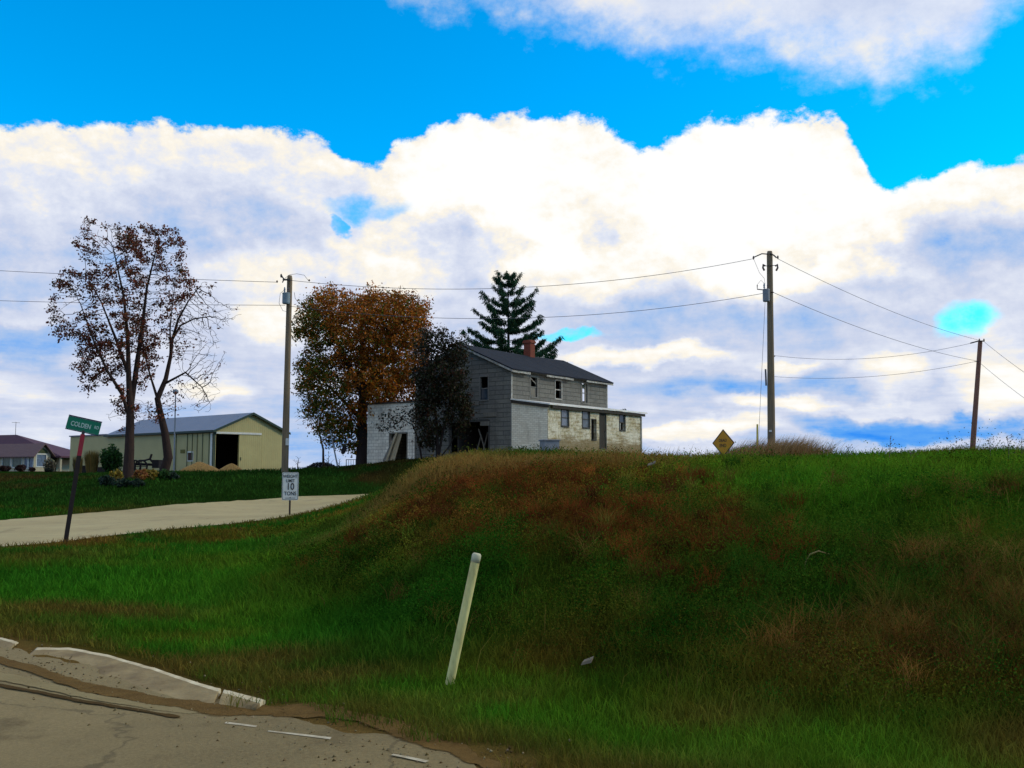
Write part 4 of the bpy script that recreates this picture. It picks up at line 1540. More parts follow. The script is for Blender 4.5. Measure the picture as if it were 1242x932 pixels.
btop.breaks = [BW / 2]
be = lambda u: BE
mb = MB()
wall_holes(mb, 1, 0, 0, BW, -1, btop, [bd], .15, -1)
wall_holes(mb, 0, 0, 0, BL, -1, be, [bw1], .12, -1)
wall_holes(mb, 0, BW, 0, BL, -1, be, [], .12, 1)
wall_holes(mb, 1, BL, 0, BW, -1, btop, [], .12, 1)
mb.build('wall', M_BARN, barn)
mb = MB()
wall_holes(mb, 0, .03, BL + .002, EXT, -1, lambda u: BE - .02, [], .12, -1)
wall_holes(mb, 1, EXT, .03, BW - .5, -1, lambda u: BE - .02, [], .12, 1)
wall_holes(mb, 0, BW - .5, BL + .002, EXT, -1, lambda u: BE - .02, [], .12, 1)
ex = mb.build('annex_wall', M_BARN, barn)
MB().box(-.10, BW - .4, BL + .005, EXT + .12, BE - .01, BE + .12).build('annex_roof', M_BROOF, barn)
mb = MB()
sb = (BR - BE) / (BW / 2)
for s in (0, 1):
    e0, e1 = (-.3, BW / 2) if s == 0 else (BW / 2, BW + .3)
    za, zb = (BE - .3 * sb + .06, BR + .06) if s == 0 else (BR + .06, BE - .3 * sb + .06)
    mb.hull8([(e0, -.3, za - .05), (e1, -.3, zb - .05), (e1, BL + .2, zb - .05), (e0, BL + .2, za - .05), (e0, -.3, za), (e1, -.3, zb), (e1, BL + .2, zb), (e0, BL + .2, za)])
broof = mb.build('roof', M_BROOF, barn)
mb = MB()
for s in (0, 1):
    e0, e1 = (-.32, BW / 2) if s == 0 else (BW / 2, BW + .32)
    za, zb = (BE - .3 * sb, BR) if s == 0 else (BR, BE - .3 * sb)
    mb.hull8([(e0, -.34, za - .14), (e1, -.34, zb - .14), (e1, -.305, zb - .14), (e0, -.305, za - .14), (e0, -.34, za + .08), (e1, -.34, zb + .08), (e1, -.305, zb + .08), (e0, -.305, za + .08)])
mb.box(-.345, -.31, -.29, BL + .2, BE - .22, BE - .02)
mb.build('rake_trim', M_GREEN_TRIM, broof)
MB().box(-.03, .10, -.03, -.005, -.6, BE - .05).box(-.03, -.005, .10, .24, -.6, BE - .23).build('corner_trim', M_GREEN_TRIM, barn)
MB().box(-.045, -.004, .30, .62, -.5, BE - .24).build('corner_panel', M_WHITETRIM, barn)
# door leaf slid to the right on its track
tr_ = BF.rect(261, 523, 317, 526.5, 1, -.1)
MB().box(bd[0] - .05, tr_[1], -.16, -.05, bd[3] + .03, bd[3] + .22).build('door_track', M_WHITETRIM, barn)
dl = MB().box(bd[1] - .02, bd[1] + (bd[1] - bd[0]) * 1.03, -.09, -.04, .1, bd[3] + .02).build('sliding_door', M_BARN, barn)
MB().box(bd[1] + .15, bd[1] + .2, -.15, -.09, 1.0, 1.3).build('handle', M_GREEN_TRIM, dl)
MB().box(.3, BW - .3, 5.5, 5.6, -.3, BE - .1).box(.3, BW - .3, .3, 5.4, -.12, -.05).build('dark_backing', M_BLACK, barn)  # black sheet and floor, the shade inside the doorway put into their colour
win(barn, 0, 0, -1, bw1, M_WHITETRIM, mat('boarded_maroon', (.07, .03, .025), (.05, .022, .02), 3), kind='open', fw=.08)
s_ = BF.rect(219, 545.5, 224.5, 550, 0, 0)
MB().box(-.03, -.004, s_[0], s_[1], s_[2], s_[3]).build('wall_plate', mat('olive_plate', (.15, .13, .03), (.11, .095, .02), 3), barn)
mb = MB()
for px in (213.5, 227, 233, 239, 245.5, 253.5):
    y0 = BF.on(px, 550, 0, 0).y
    mb.box(-.05, -.004, y0 - .05, y0 + .05, .1 if px not in (227, 233) else .1, BE - .3)
mb.box(-.05, -.004, BF.on(254.5, 550, 0, 0).y, BF.on(213, 550, 0, 0).y, BE - .295, BE - .24)
mb.build('panel_batten', mat('green_batten', (.15, .16, .085), (.11, .12, .06), 3), barn)

# ---- the far ranch house at the left edge
rb = P(60.5, 572, 123)
rb = (rb[0], rb[1], gz(rb[0], rb[1]))
RFm = Frame(rb, math.atan2(.90, .42))
ranch = empty('ranch_house', rb, 'low ranch house with plum red hipped roofs and an arched gable window', 'house', RFm.rz)
M_PLUM = mat('plum_roof', (.085, .030, .045), (.06, .024, .042), 1.2, .7, .3, stretch=(1, 1, 8))
M_PLUMD = mat('plum_roof_old', (.15, .085, .075), (.11, .06, .06), 1.5, .7, .3, stretch=(1, 1, 8))
M_CREAM = mat('cream_wall', (.42, .37, .25), (.35, .30, .20), 2, .8)
M_BLUEWIN = glassmat('blue_window_glass', (.06, .085, .12), .15)
M_WFRAME = mat('white_window_frame', (.6, .6, .55), (.5, .5, .46), 3, .6)
GW = RFm.on(41, 560, 1, 0).x
GW = abs(GW)
# front wing: its gable faces right, its long side faces the road
x0 = -GW
we = RFm.on(50, 550.5, 1, 0).z
wr = RFm.on(51, 539.5, 1, 0).z + .1


def wtop(u):
    return we + (wr - we) * (1 - abs(u + GW / 2) / (GW / 2))


wtop.breaks = [-GW / 2]
gw_ = RFm.rect(44.5, 551.5, 56, 566, 1, 0)
lw = []
for a, b, l, k in [(3, 12.5, 553, 567), (15, 26.5, 553, 567), (29.5, 33.5, 553, 568), (35, 40, 553, 568)]:
    o_ = RFm.I @ Vector((0, 0, CAMZ))
    lw.append(RFm.rect(a, l, b, k, 0, x0))
WL = RFm.on(-30, 560, 0, x0).y
mb = MB()
wall_holes(mb, 1, 0, x0, 0, -1, wtop, [gw_], .12, -1)
wall_holes(mb, 0, x0, 0, WL, -1, lambda u: we, lw, .12, -1)
wall_holes(mb, 0, 0, 0, WL, -1, lambda u: we, [], .12, 1)
mb.build('wall', M_CREAM, ranch)
mb = MB()
sw_ = (wr - we) / (GW / 2)
for s in (0, 1):
    e0, e1 = (x0 - .4, -GW / 2) if s == 0 else (-GW / 2, .4)
    za, zb = (we - .4 * sw_ + .06, wr + .06) if s == 0 else (wr + .06, we - .4 * sw_ + .06)
    mb.hull8([(e0, -.5, za - .12), (e1, -.5, zb - .12), (e1, WL, zb - .12), (e0, WL, za - .12), (e0, -.5, za), (e1, -.5, zb), (e1, WL, zb), (e0, WL, za)])
mb.build('wing_roof', M_PLUMD, ranch)
win(ranch, 1, 0, -1, gw_, M_WFRAME, M_BLUEWIN, kind='open', fw=.1, label='gable window with a fan-shaped arch above')
# fan light above it
mb = MB()
cx, cz_ = (gw_[0] + gw_[1]) / 2, gw_[3] + .14
pts = [(cx + math.cos(t) * .85, -.04, cz_ + math.sin(t) * .62) for t in np.linspace(0, math.pi, 14)]
mb.poly(pts[::-1])
for i in range(13):
    mb.poly([pts[i], pts[i + 1], (pts[i + 1][0], -.003, pts[i + 1][2]), (pts[i][0], -.003, pts[i][2])])
mb.build('fan_light', mat('dark_green_fan', (.05, .07, .03), (.04, .05, .02), 3), ranch)
for i, h in enumerate(lw):
    win(ranch, 0, x0, -1, h, M_WFRAME if i != 2 else M_WFRAME, M_BLUEWIN if i > 1 else glassmat('green_dark_glass%d' % i, (.05, .07, .05), .2), kind='open', fw=.09, name='window' if i != 2 else 'door')
# main hipped roof behind
mb = MB()
mz = RFm.on(20, 527.5, 0, GW * 1.2).z
m_e = RFm.on(82, 553.5, 0, GW * .6).z
ye = RFm.on(82.5, 553, 0, GW * .6).y
yr = RFm.on(20, 528, 0, GW * 1.2).y
ym = RFm.on(51, 538, 0, GW * 1.2).y
yl = WL + 6
A0, A1 = GW * .15, GW * 2.4
am = GW * 1.2
e_lo = m_e
mb.poly([(A0, ye, e_lo), (A0, yl, e_lo), (am, yl, mz), (am, yr, mz)][::-1])
mb.poly([(A1, ye, e_lo), (am, yr, mz), (am, yl, mz), (A1, yl, e_lo)][::-1])
mb.poly([(A0, ye, e_lo), (am, yr, mz), (A1, ye, e_lo)][::-1])
mb.poly([(A0, ye, e_lo - .2), (A1, ye, e_lo - .2), (A1, yl, e_lo - .2), (A0, yl, e_lo - .2)][::-1])
for a, b in [((A0, ye), (A1, ye)), ((A0, yl), (A0, ye))]:
    mb.poly([(*a, e_lo - .2), (*b, e_lo - .2), (*b, e_lo), (*a, e_lo)])
mb.build('main_roof', M_PLUM, ranch)
mb = MB()
mb.box(A0 + 1.6, A1 - .4, ye + 2.6, yl, -.8, e_lo - .21)
mb.build('main_wall', M_CREAM, ranch)
for yy in (ye + .3, ye + 2.0):
    MB().box(A0 + .2, A0 + .45, yy, yy + .25, -.8, e_lo - .21).build('porch_post', M_CREAM, ranch)
MB().box(A0 + 1.54, A0 + 1.595, ye + 2.9, ye + 5.2, .5, 2.0).build('porch_window', M_BLUEWIN, ranch)
MB().tube([(am, yr + .2, mz - .1), (am, yr + .2, mz + 1.7)], .03, 5).bar((am - .6, yr + .2, mz + 1.6), (am + .6, yr + .2, mz + 1.6), .04).build('aerial', M_DARKFRAME, ranch)

# ------------------------------------------------------------------ poles, wires, signs
M_POLE = mat('pole_wood', (.24, .175, .105), (.155, .11, .066), 3, .9, .4, stretch=(5, 5, .35))
M_POLER = mat('pole_wood_red', (.26, .12, .08), (.17, .08, .055), 3, .9, .4, stretch=(5, 5, .35))
M_GALV = mat('galvanised', (.30, .32, .34), (.22, .24, .25), 4, .45, .1, metal=.4)
M_CAN = mat('transformer_paint', (.20, .26, .29), (.15, .20, .23), 3, .5)
M_DARKMETAL = mat('dark_metal', (.035, .035, .035), (.025, .025, .025), 4, .6)
M_PORC = mat('brown_porcelain', (.10, .06, .045), (.08, .05, .04), 4, .3)
M_WIRE = mat('wire_metal', (.09, .09, .10), (.07, .07, .08), 4, .6)


def insulator(mb, p, r=.06, h=.22):
    x, y, z = p
    mb.tube([(x, y, z), (x, y, z + h * .2), (x, y, z + h * .25), (x, y, z + h * .5), (x, y, z + h * .55), (x, y, z + h)], [r * .5, r * .5, r, r * .6, r, r * .4], 8)


def can(parent, x, y, z0, z1, r, bushes=2, m=None):
    t = MB().tube([(x, y, z0), (x, y, z0 + .04), (x, y, z0 + .05), (x, y, z1 - .06), (x, y, z1 - .05), (x, y, z1)], [r * .92, r * .92, r, r, r * 1.06, r * 1.0], 18)
    o = t.build('transformer', m or M_CAN, parent, smooth=False)
    for k in range(bushes):
        b = MB()
        insulator(b, (x - .10 + .2 * k, y, z1), .06, .34)
        b.build('bushing', M_PORC if k else M_GALV, o)
    return o


def pole(px, D, top_py, r0, r1, label, lean_px=0.0, m=None):
    b = at(px, D)
    t = P(px + lean_px, top_py, D)
    o = empty('utility_pole', b, label, 'utility pole', group='wooden utility poles')
    h = t[2] - b[2]
    lx = t[0] - b[0]
    pts = [(lx * k - lx * 0, 0, h * k) for k in (-.12, 0, .25, .5, .75, .985, 1.0)]
    MB().tube(pts, [r0 * 1.03, r0, r0 * .93 + r1 * .07, (r0 + r1) / 2, r1 * 1.05, r1, r1 * .8], 12).build('shaft', m or M_POLE, o, smooth=True)
    return o, Vector(b), Vector((lx, 0, h))


# left pole
pl, plb, plt = pole(346.5, 56, 334.5, .20, .155, 'leaning wooden pole with a grey transformer, between barn and orange tree', 5.0)


def loc(base, px, py, D):         # photo pixel at depth D -> local to a base
    return Vector(P(px, py, D)) - base


mb = MB()
a = loc(plb, 352, 339.5, 55.8)
mb.bar(a, loc(plb, 343, 339.5, 55.6), .09)
mb.bar(loc(plb, 344.5, 339, 55.6), loc(plb, 341, 334, 55.6), .07)
mb.bar(loc(plb, 344, 340, 55.6), loc(plb, 342.5, 343, 55.6), .05)
mb.build('bracket', M_DARKMETAL, pl)
for x_, y_, r_, h_ in ((341, 337, .07, .22), (336, 343.2, .06, .14), (375, 341.5, .06, .12)):
    mb = MB()
    insulator(mb, loc(plb, x_, y_, 55.7), r_, h_)
    mb.build('insulator', M_PORC, pl)
c0, c1 = loc(plb, 347.0, 368.8, 55.6), loc(plb, 347.0, 355.5, 55.6)
can(pl, c0.x, c0.y, c0.z, c1.z, .22)
mb = MB()
mb.tube([loc(plb, 346, 351, 55.7), loc(plb, 340, 356, 55.7), loc(plb, 338.5, 368, 55.7), loc(plb, 343, 377, 55.7), loc(plb, 349, 378.5, 55.8)], .012, 5)
mb.tube([loc(plb, 357, 355, 55.9), loc(plb, 358, 362, 55.9), loc(plb, 363, 369, 55.9)], .014, 5)
arc = [loc(plb, 344, 339, 55.6), loc(plb, 351, 333.5, 55.6), loc(plb, 360, 332.3, 55.7), loc(plb, 369, 334, 55.8), loc(plb, 374, 340.5, 55.9)]
mb.tube(arc, .012, 5)
mb.build('jumper_wire', M_WIRE, pl)
mb = MB()
p_ = loc(plb, 348.5, 536, 55.78)
mb.box(p_.x - .09, p_.x + .09, p_.y - .03, p_.y + .02, p_.z - .20, p_.z + .20)
mb.build('pole_tag', M_WHITETRIM, pl)

# middle pole
pm, pmb, pmt = pole(935, 54, 305, .215, .165, 'tall upright wooden pole with transformer, rising from brown grass by the yellow sign', -1.5)
for q_ in ([(915, 312), (924, 308), (932, 308.5), .032], [(934, 308), (938, 309.5), (942, 313), .04], [(925, 323), (934, 322.5), (943, 322), .02], [(931, 352.5), (918.5, 351), (918.5, 346), .03], [(935, 354.5), (937, 354.6), (938.5, 355), .03]):
    MB().tube([loc(pmb, *p_, 53.8) for p_ in q_[:3]], q_[3], 6).build('bracket', M_DARKMETAL, pm)
for (x_, y_) in ((914, 315), (943.5, 314.5)):
    mb = MB()
    insulator(mb, loc(pmb, x_, y_, 53.9), .06, .2)
    mb.build('insulator', M_PORC, pm)
for sx, xx in ((-1, 926.5), (1, 942)):
    q = [loc(pmb, xx + sx * d_, yy, 53.8) for d_, yy in ((-1.5, 323), (0.8, 321), (1.2, 325), (-.6, 328.5))]
    MB().tube(q, .055, 7).build('insulator', M_PORC, pm)
c0, c1 = loc(pmb, 929.5, 366, 53.62), loc(pmb, 929.5, 351, 53.62)
can(pm, c0.x, c0.y, c0.z, c1.z, .19, 2, mat('grey_can', (.24, .25, .27), (.18, .19, .20), 3, .5))
mb = MB()
mb.tube([loc(pmb, 914, 314, 53.8), loc(pmb, 921, 331, 53.8), loc(pmb, 927, 338, 53.7), loc(pmb, 928, 345, 53.65)], .010, 5)
mb.tube([loc(pmb, 918, 346, 53.7), loc(pmb, 923, 340, 53.7), loc(pmb, 928, 345, 53.65)], .010, 5)
mb.build('jumper_wire', M_WIRE, pm)
MB().tube([loc(pmb, 928.5, 448, 53.75), loc(pmb, 929.3, 468, 53.75)], .05, 6).build('cable_guard', M_WIRE, pm)
p_ = loc(pmb, 934.5, 523, 53.78)
MB().box(p_.x - .07, p_.x + .07, p_.y - .02, p_.y + .04, p_.z - .05, p_.z + .05).build('pole_tag', M_WHITETRIM, pm)

# the pole behind it and the far right one
pb_, pbb, pbt = pole(933.0, 86, 430, .22, .17, 'shorter pole standing right behind the tall pole with transformer')
MB().bar(loc(pbb, 931, 431, 85.8), loc(pbb, 940, 432.5, 85.8), .08).build('bracket', M_DARKMETAL, pb_)
pr, prb, prt = pole(1177, 78, 413.5, .21, .165, 'rightmost reddish wooden pole, leaning right on the grassy skyline', 12.0, M_POLER)
MB().tube([loc(prb, 1177, 416.5, 77.8), loc(prb, 1187, 413.8, 77.8), loc(prb, 1194, 414, 77.8)], .05, 6).build('bracket', M_DARKMETAL, pr)
MB().bar(loc(prb, 1182, 439, 77.8), loc(prb, 1187, 438.5, 77.8), .05).build('bracket', M_DARKMETAL, pr)
for x_, y_ in ((1188, 414), (1193.5, 414)):
    mb = MB()
    insulator(mb, loc(prb, x_, y_, 77.8), .07, .2)
    mb.build('insulator', M_PORC, pr)


def wire(p0, p1, sag, label, r=.014):
    a, b = Vector(P(*p0)), Vector(P(*p1))
    pts = []
    for i in range(25):
        t = i / 24
        p = a.lerp(b, t)
        p.z -= sag * 4 * t * (1 - t)
        pts.append(p)
    o = MB().tube(pts, r, 5).build('power_line', M_WIRE, smooth=True)
    return tag(o, label, 'wire', 'overhead wires')


wire((-420, 300, 60), (336, 342.5, 55.6), .25, 'upper overhead wire running left past the bare tree from the leaning pole')
wire((-420, 345, 60), (346, 370.5, 55.6), .30, 'lower overhead wire running left past the bare tree from the transformer')
wire((345, 339.5, 55.6), (914, 314, 53.9), 1.05, 'top overhead wire above the house between the two transformer poles')
wire((350, 371.5, 55.7), (929, 355.5, 53.7), 1.05, 'lower overhead wire above the house between the two transformer poles')
wire((943, 314, 53.9), (1188, 413, 77.8), .45, 'top overhead wire from the tall pole down to the right pole')
wire((938, 355, 53.9), (1185, 438, 77.8), .45, 'second overhead wire from the tall pole down to the right pole')
wire((939, 431.5, 85.8), (1180, 416, 77.8), .75, 'sagging wire from the shorter hidden pole to the top of the right pole')
wire((939, 457, 85.8), (1182, 439, 77.8), .60, 'lowest sagging wire from the shorter hidden pole to the right pole')
wire((1194, 415, 77.8), (1330, 505, 58), .3, 'upper wire leaving the rightmost pole out of the picture')
wire((1187, 439, 77.8), (1330, 540, 58), .3, 'lower wire leaving the rightmost pole out of the picture')

# guy wire with yellow guard
gb = Vector(at(917.5, 50))
gu = empty('guy_wire', gb, 'thin guy wire with a yellow guard, left of the tall pole', 'guy wire')
MB().tube([(0, 0, -.2), loc(gb, 928, 366, 53.7)], .010, 5).build('cable', M_WIRE, gu)
gt = loc(gb, 918.3, 515, 50.2)
MB().tube([(-.02, -.05, -.1), (gt.x, gt.y - .05, gt.z)], [.05, .045], 8).build('guard', mat('yellow_guard', (.50, .40, .05), (.38, .30, .04), 4, .6), gu)


def text(name, body, size, m, parent, locv, rot, sx=1.0, ext=.002):
    cu = bpy.data.curves.new(name, 'FONT')
    cu.body = body
    cu.size = size
    cu.align_x = 'CENTER'
    cu.align_y = 'CENTER'
    cu.extrude = ext
    cu.offset = size * .012
    t = bpy.data.objects.new(name, cu)
    COL.objects.link(t)
    dg = bpy.context.evaluated_depsgraph_get()
    me = bpy.data.meshes.new_from_object(t.evaluated_get(dg))
    bpy.data.objects.remove(t)
    me.materials.clear()
    o = link(name, me, m, parent)
    o.location = locv
    o.rotation_euler = rot
    o.scale = (sx, 1, 1)
    return o


M_SIGNW = mat('sign_white', (.66, .66, .60), (.54, .54, .48), 4, .5)
M_SIGNK = mat('sign_black', (.012, .012, .014), (.02, .02, .022), 4, .5)
M_SIGNG = mat('sign_green', (.0, .17, .085), (.0, .13, .07), 4, .45)
M_SIGNY = mat('sign_yellow', (.62, .27, .010), (.52, .21, .008), 4, .5)
M_LETTER = mat('sign_letter', (.50, .62, .54), (.40, .52, .45), 6, .5)
M_RUST = mat('dark_rusty_post', (.022, .014, .012), (.014, .010, .009), 8, .8, .3)
M_RED = mat('red_post_top', (.30, .02, .035), (.22, .014, .025), 6, .6)
M_BACK = mat('sign_back', (.10, .10, .10), (.08, .08, .08), 4, .5)


def rrect(w, h, r, n=5):
    pts = []
    for cx, cy, a0 in ((w / 2 - r, h / 2 - r, 0), (-w / 2 + r, h / 2 - r, 90), (-w / 2 + r, -h / 2 + r, 180), (w / 2 - r, -h / 2 + r, 270)):
        for i in range(n + 1):
            a = R(a0 + 90 * i / n)
            pts.append((cx + r * math.cos(a), cy + r * math.sin(a)))
    return pts


def plate(pts, t, name, m, parent, y=0.0):
    """a flat plate in the local xz plane, its face towards -y"""
    mb = MB()
    mb.poly([(x, y - t / 2, z) for x, z in pts])
    mb.poly([(x, y + t / 2, z) for x, z in pts][::-1])
    n = len(pts)
    for i in range(n):
        a, b = pts[i], pts[(i + 1) % n]
        mb.poly([(a[0], y - t / 2, a[1]), (a[0], y + t / 2, a[1]), (b[0], y + t / 2, b[1]), (b[0], y - t / 2, b[1])])
    return mb.build(name, m, parent)


def face_cam(p, off=0.0):
    return math.atan2(-p[0], p[1]) + off


# weight limit sign
wb = Vector(at(353.5, 33.5))
ws = empty('weight_limit_sign', wb, 'white weight limit sign reading 10 tons on a thin dark post', 'road sign', face_cam(wb, R(6)))
cz0 = P(353.5, 590, 33.5)[2] - wb.z
sw2, sh2 = 19.5 / F * 33.5, 33.5 / F * 33.5
pts = [(x, z + cz0) for x, z in rrect(sw2, sh2, .04)]
pn = plate(pts, .01, 'panel', M_SIGNW, ws)
b_ = MB()
o1, o2 = rrect(sw2 - .03, sh2 - .03, .035), rrect(sw2 - .055, sh2 - .055, .03)
for i in range(len(o1)):
    j = (i + 1) % len(o1)
    b_.poly([(o1[i][0], -.0075, o1[i][1] + cz0), (o1[j][0], -.0075, o1[j][1] + cz0), (o2[j][0], -.0075, o2[j][1] + cz0), (o2[i][0], -.0075, o2[i][1] + cz0)])
b_.build('border', M_SIGNK, pn)
for s, z, sz, sx in (('WEIGHT', .33, .155, .82), ('LIMIT', .18, .145, .85), ('10', -.02, .32, .85), ('TONS', -.25, .18, .85)):
    text('lettering', s, sz, M_SIGNK, pn, (0, -.009, cz0 + z), (R(90), 0, 0), sx)
MB().box(-.16, -.03, -.0095, -.0075, cz0 - .405, cz0 - .39).box(.03, .16, -.0095, -.0075, cz0 - .405, cz0 - .39).box(-.02, .02, -.0095, -.0075, cz0 - .41, cz0 - .37).build('small_print', M_SIGNK, pn)
MB().bar((0, .04, -.4), (0, .04, cz0 + sh2 * .4), .055, .04).build('post', M_RUST, ws)

# leaning street name sign
tb = Vector(at(83.5, 23.2))
ts = empty('street_sign', tb, 'green street name sign on a dark leaning post with a red top', 'street sign', face_cam(tb))
ti = Matrix.Rotation(-ts.rotation_euler.z, 3, 'Z')
tp = ti @ loc(tb, 100.5, 527, 23.2)
MB().bar((-.02, 0, -.4), (tp.x * .80, tp.y * .8, tp.z * .80), .10, .06).build('post', M_RUST, ts)
MB().bar((tp.x * .80, tp.y * .8, tp.z * .80), tp, .10, .06).build('post_top', M_RED, ts)
MB().bar(tp, tp + Vector((.02, 0, .09)), .07, .03).build('bracket', M_DARKMETAL, ts)
bc = ti @ loc(tb, 101.5, 516.3, 23.2)
bw_, bh_ = .745, .30
tilt = R(12.5)
bl = plate(rrect(bw_, bh_, .02), .012, 'blade', M_SIGNG, ts)
bl.location = bc
bl.rotation_euler = (0, tilt, R(-8))
MB().box(-bw_ / 2 - .002, bw_ / 2 + .002, -.012, .012, bh_ / 2 + .001, bh_ / 2 + .028).box(-bw_ / 2, bw_ / 2, -.010, .010, -bh_ / 2 - .02, -bh_ / 2 - .001).build('rim', mat('navy_rim', (.008, .012, .05), (.008, .010, .04), 3, .5), bl)
text('lettering', 'COLDEN', .155, M_LETTER, bl, (-.06, -.009, -.01), (R(90), 0, 0), .72)
text('lettering', 'RD', .10, M_LETTER, bl, (.29, -.009, .01), (R(90), 0, 0), .8)

# yellow warning diamond
yb = Vector(at(877, 40))
ys = empty('warning_sign', yb, 'yellow diamond warning sign half sunk in brown grass', 'road sign', face_cam(yb, R(-38)))
hz_ = 33.5 / F * 40 / 2
yz = P(876.5, 537.5, 40)[2] - yb.z
dm = plate([(0, yz - hz_), (hz_, yz), (0, yz + hz_), (-hz_, yz)], .01, 'panel', M_SIGNY, ys)
b_ = MB()
o1 = [(0, -hz_), (hz_, 0), (0, hz_), (-hz_, 0)]
for i in range(4):
    a, c_ = o1[i], o1[(i + 1) % 4]
    k = .90
    b_.poly([(a[0], -.0075, yz + a[1]), (c_[0], -.0075, yz + c_[1]), (c_[0] * k, -.0075, yz + c_[1] * k), (a[0] * k, -.0075, yz + a[1] * k)])
b_.build('border', M_SIGNK, dm)
text('lettering', 'DEAD', .17, M_SIGNK, dm, (-.02, -.009, yz + .10), (R(90), 0, 0), .9)
text('lettering', 'END', .19, M_SIGNK, dm, (-.02, -.009, yz - .11), (R(90), 0, 0), .9)
MB().bar((0, .04, -.4), (0, .04, yz + hz_ * .7), .06, .04).build('post', M_RUST, ys)

# leaning white marker post in the foreground
mbp = Vector(at(547, 7.85))
mt = Vector(P(578.5, 672, 7.85)) - mbp
mk = empty('marker_post', mbp, 'leaning cream marker post at the foot of the bank', 'post')
dv = mt.normalized()
MB().tube([-dv * .3, dv * .02, mt * .5, mt * .94, mt * .985, mt], [.036, .036, .036, .036, .036, .030], 14).build('shaft', mat('cream_post_paint', (.74, .68, .28), (.62, .56, .22), 3, .7, .25, c3=(.40, .34, .13), detail=10, stretch=(3, 3, 1)), mk, smooth=True)
MB().tube([mt * .935, mt * .99, mt * 1.004], [.0375, .0375, .028], 14).build('cap', mat('pale_cap', (.58, .56, .36), (.44, .42, .26), 5, .7), mk, smooth=True)

# ------------------------------------------------------------------ trees
M_BARK = mat('dark_bark', (.030, .020, .016), (.018, .012, .010), 6, .95, .6, stretch=(3, 3, .6))
M_BARKR = mat('red_brown_bark', (.048, .026, .018), (.026, .015, .012), 6, .95, .6, stretch=(3, 3, .6))
M_LEAF = colmat('leaf', .6, transl=.30, spec=.2)


def colonise(seeds, attr, step, infl, kill, iters=90, wander=.12, cap=2600):
    """branches that grow towards points filling the crown; seeds = list of polylines, joined where they touch"""
    pos, par = [], []
    for line in seeds:
        prev = -1
        if pos:
            d = [(p - line[0]).length for p in pos]
            j = min(range(len(d)), key=lambda i: d[i])
            if d[j] < .8:
                prev = j
        for a, b in zip(line[:-1], line[1:]):
            n = max(1, int((b - a).length / step))
            for i in range(n + (1 if b is line[-1] else 0)):
                pos.append(a.lerp(b, i / n))
                par.append(prev)
                prev = len(pos) - 1
    P_ = np.array([tuple(p) for p in pos])
    par = list(par)
    At = attr.copy()
    nearest = np.full(len(At), 1e9)
    who = np.zeros(len(At), int)
    new0 = 0
    for it in range(iters):
        d = np.linalg.norm(At[:, None] - P_[None, new0:], axis=-1)
        k = d.argmin(1)
        dm_ = d[np.arange(len(At)), k]
        upd = dm_ < nearest
        nearest[upd] = dm_[upd]
        who[upd] = k[upd] + new0
        ok = nearest < infl
        if not ok.any() or len(P_) > cap:
            break
        new0 = len(P_)
        vec = At - P_[who]
        vec /= np.linalg.norm(vec, axis=1)[:, None] + 1e-9
        add, addp = [], []
        for w_ in np.unique(who[ok]):
            v = vec[ok & (who == w_)].mean(0) + RNG.normal(size=3) * wander
            v /= np.linalg.norm(v) + 1e-9
            add.append(P_[w_] + v * step)
            addp.append(int(w_))
        P_ = np.concatenate([P_, np.array(add)])
        par += addp
        dn = np.linalg.norm(At[:, None] - np.array(add)[None], axis=-1).min(1)
        alive = dn > kill
        At, nearest, who = At[alive], nearest[alive], who[alive]
        if not len(At):
            break
    return P_, np.array(par)


def skeleton(Pn, par, tip, power, rmax):
    n = len(Pn)
    area = np.zeros(n)
    kids = np.zeros(n, int)
    for i in range(n):
        if par[i] >= 0:
            kids[par[i]] += 1
    for i in range(n - 1, -1, -1):
        if kids[i] == 0:
            area[i] += tip ** power
        if par[i] >= 0:
            area[par[i]] += area[i]
    r = area ** (1 / power)
    e = math.log(rmax / tip) / math.log(max(r.max() / tip, 1.01))
    r = tip * (r / tip) ** e
    reach = np.zeros(n)
    for i in range(n - 1, -1, -1):
        if par[i] >= 0:
            reach[par[i]] = max(reach[par[i]], reach[i] + np.linalg.norm(Pn[i] - Pn[par[i]]))
    r2 = tip + rmax * (reach / reach.max()) ** 1.6
    return np.minimum(r, r2), kids


def limbs_mesh(Pn, par, r, sides_big=8):
    V, Q = [], []
    o = 0
    for i in range(len(Pn)):
        if par[i] < 0:
            continue
        a, b = Pn[par[i]], Pn[i]
        d = b - a
        ln = np.linalg.norm(d)
        if ln < 1e-6:
            continue
        d /= ln
        a = a - d * min(r[par[i]], r[i]) * .4
        ref = np.array((1., 0, 0)) if abs(d[0]) < .8 else np.array((0, 1., 0))
        u = np.cross(d, ref)
        u /= np.linalg.norm(u)
        w = np.cross(d, u)
        s = sides_big if r[i] > .05 else (5 if r[i] > .02 else 3)
        t = np.arange(s) * 2 * math.pi / s
        ring = np.cos(t)[:, None] * u + np.sin(t)[:, None] * w
        r0 = min(r[par[i]], r[i] * 1.35)
        V += [a + ring * r0, b + ring * r[i]]
        k = np.arange(s)
        k2 = (k + 1) % s
        Q.append(np.stack([o + k, o + k2, o + s + k2, o + s + k], -1))
        o += 2 * s
    return np.concatenate(V), np.concatenate(Q)


def envelope(lobes, n):
    """random points in ellipsoids (cx, cy, cz, rx, ry, rz, weight)"""
    w = np.array([l[6] * l[3] * l[4] * l[5] for l in lobes])
    out = []
    for l, k in zip(lobes, (w / w.sum() * n).astype(int) + 1):
        v = unit(RNG.normal(size=(k, 3))) * (RNG.uniform(0, 1, k) ** .38)[:, None]
        out.append(np.array(l[:3]) + v * np.array(l[3:6]))
    return np.concatenate(out)


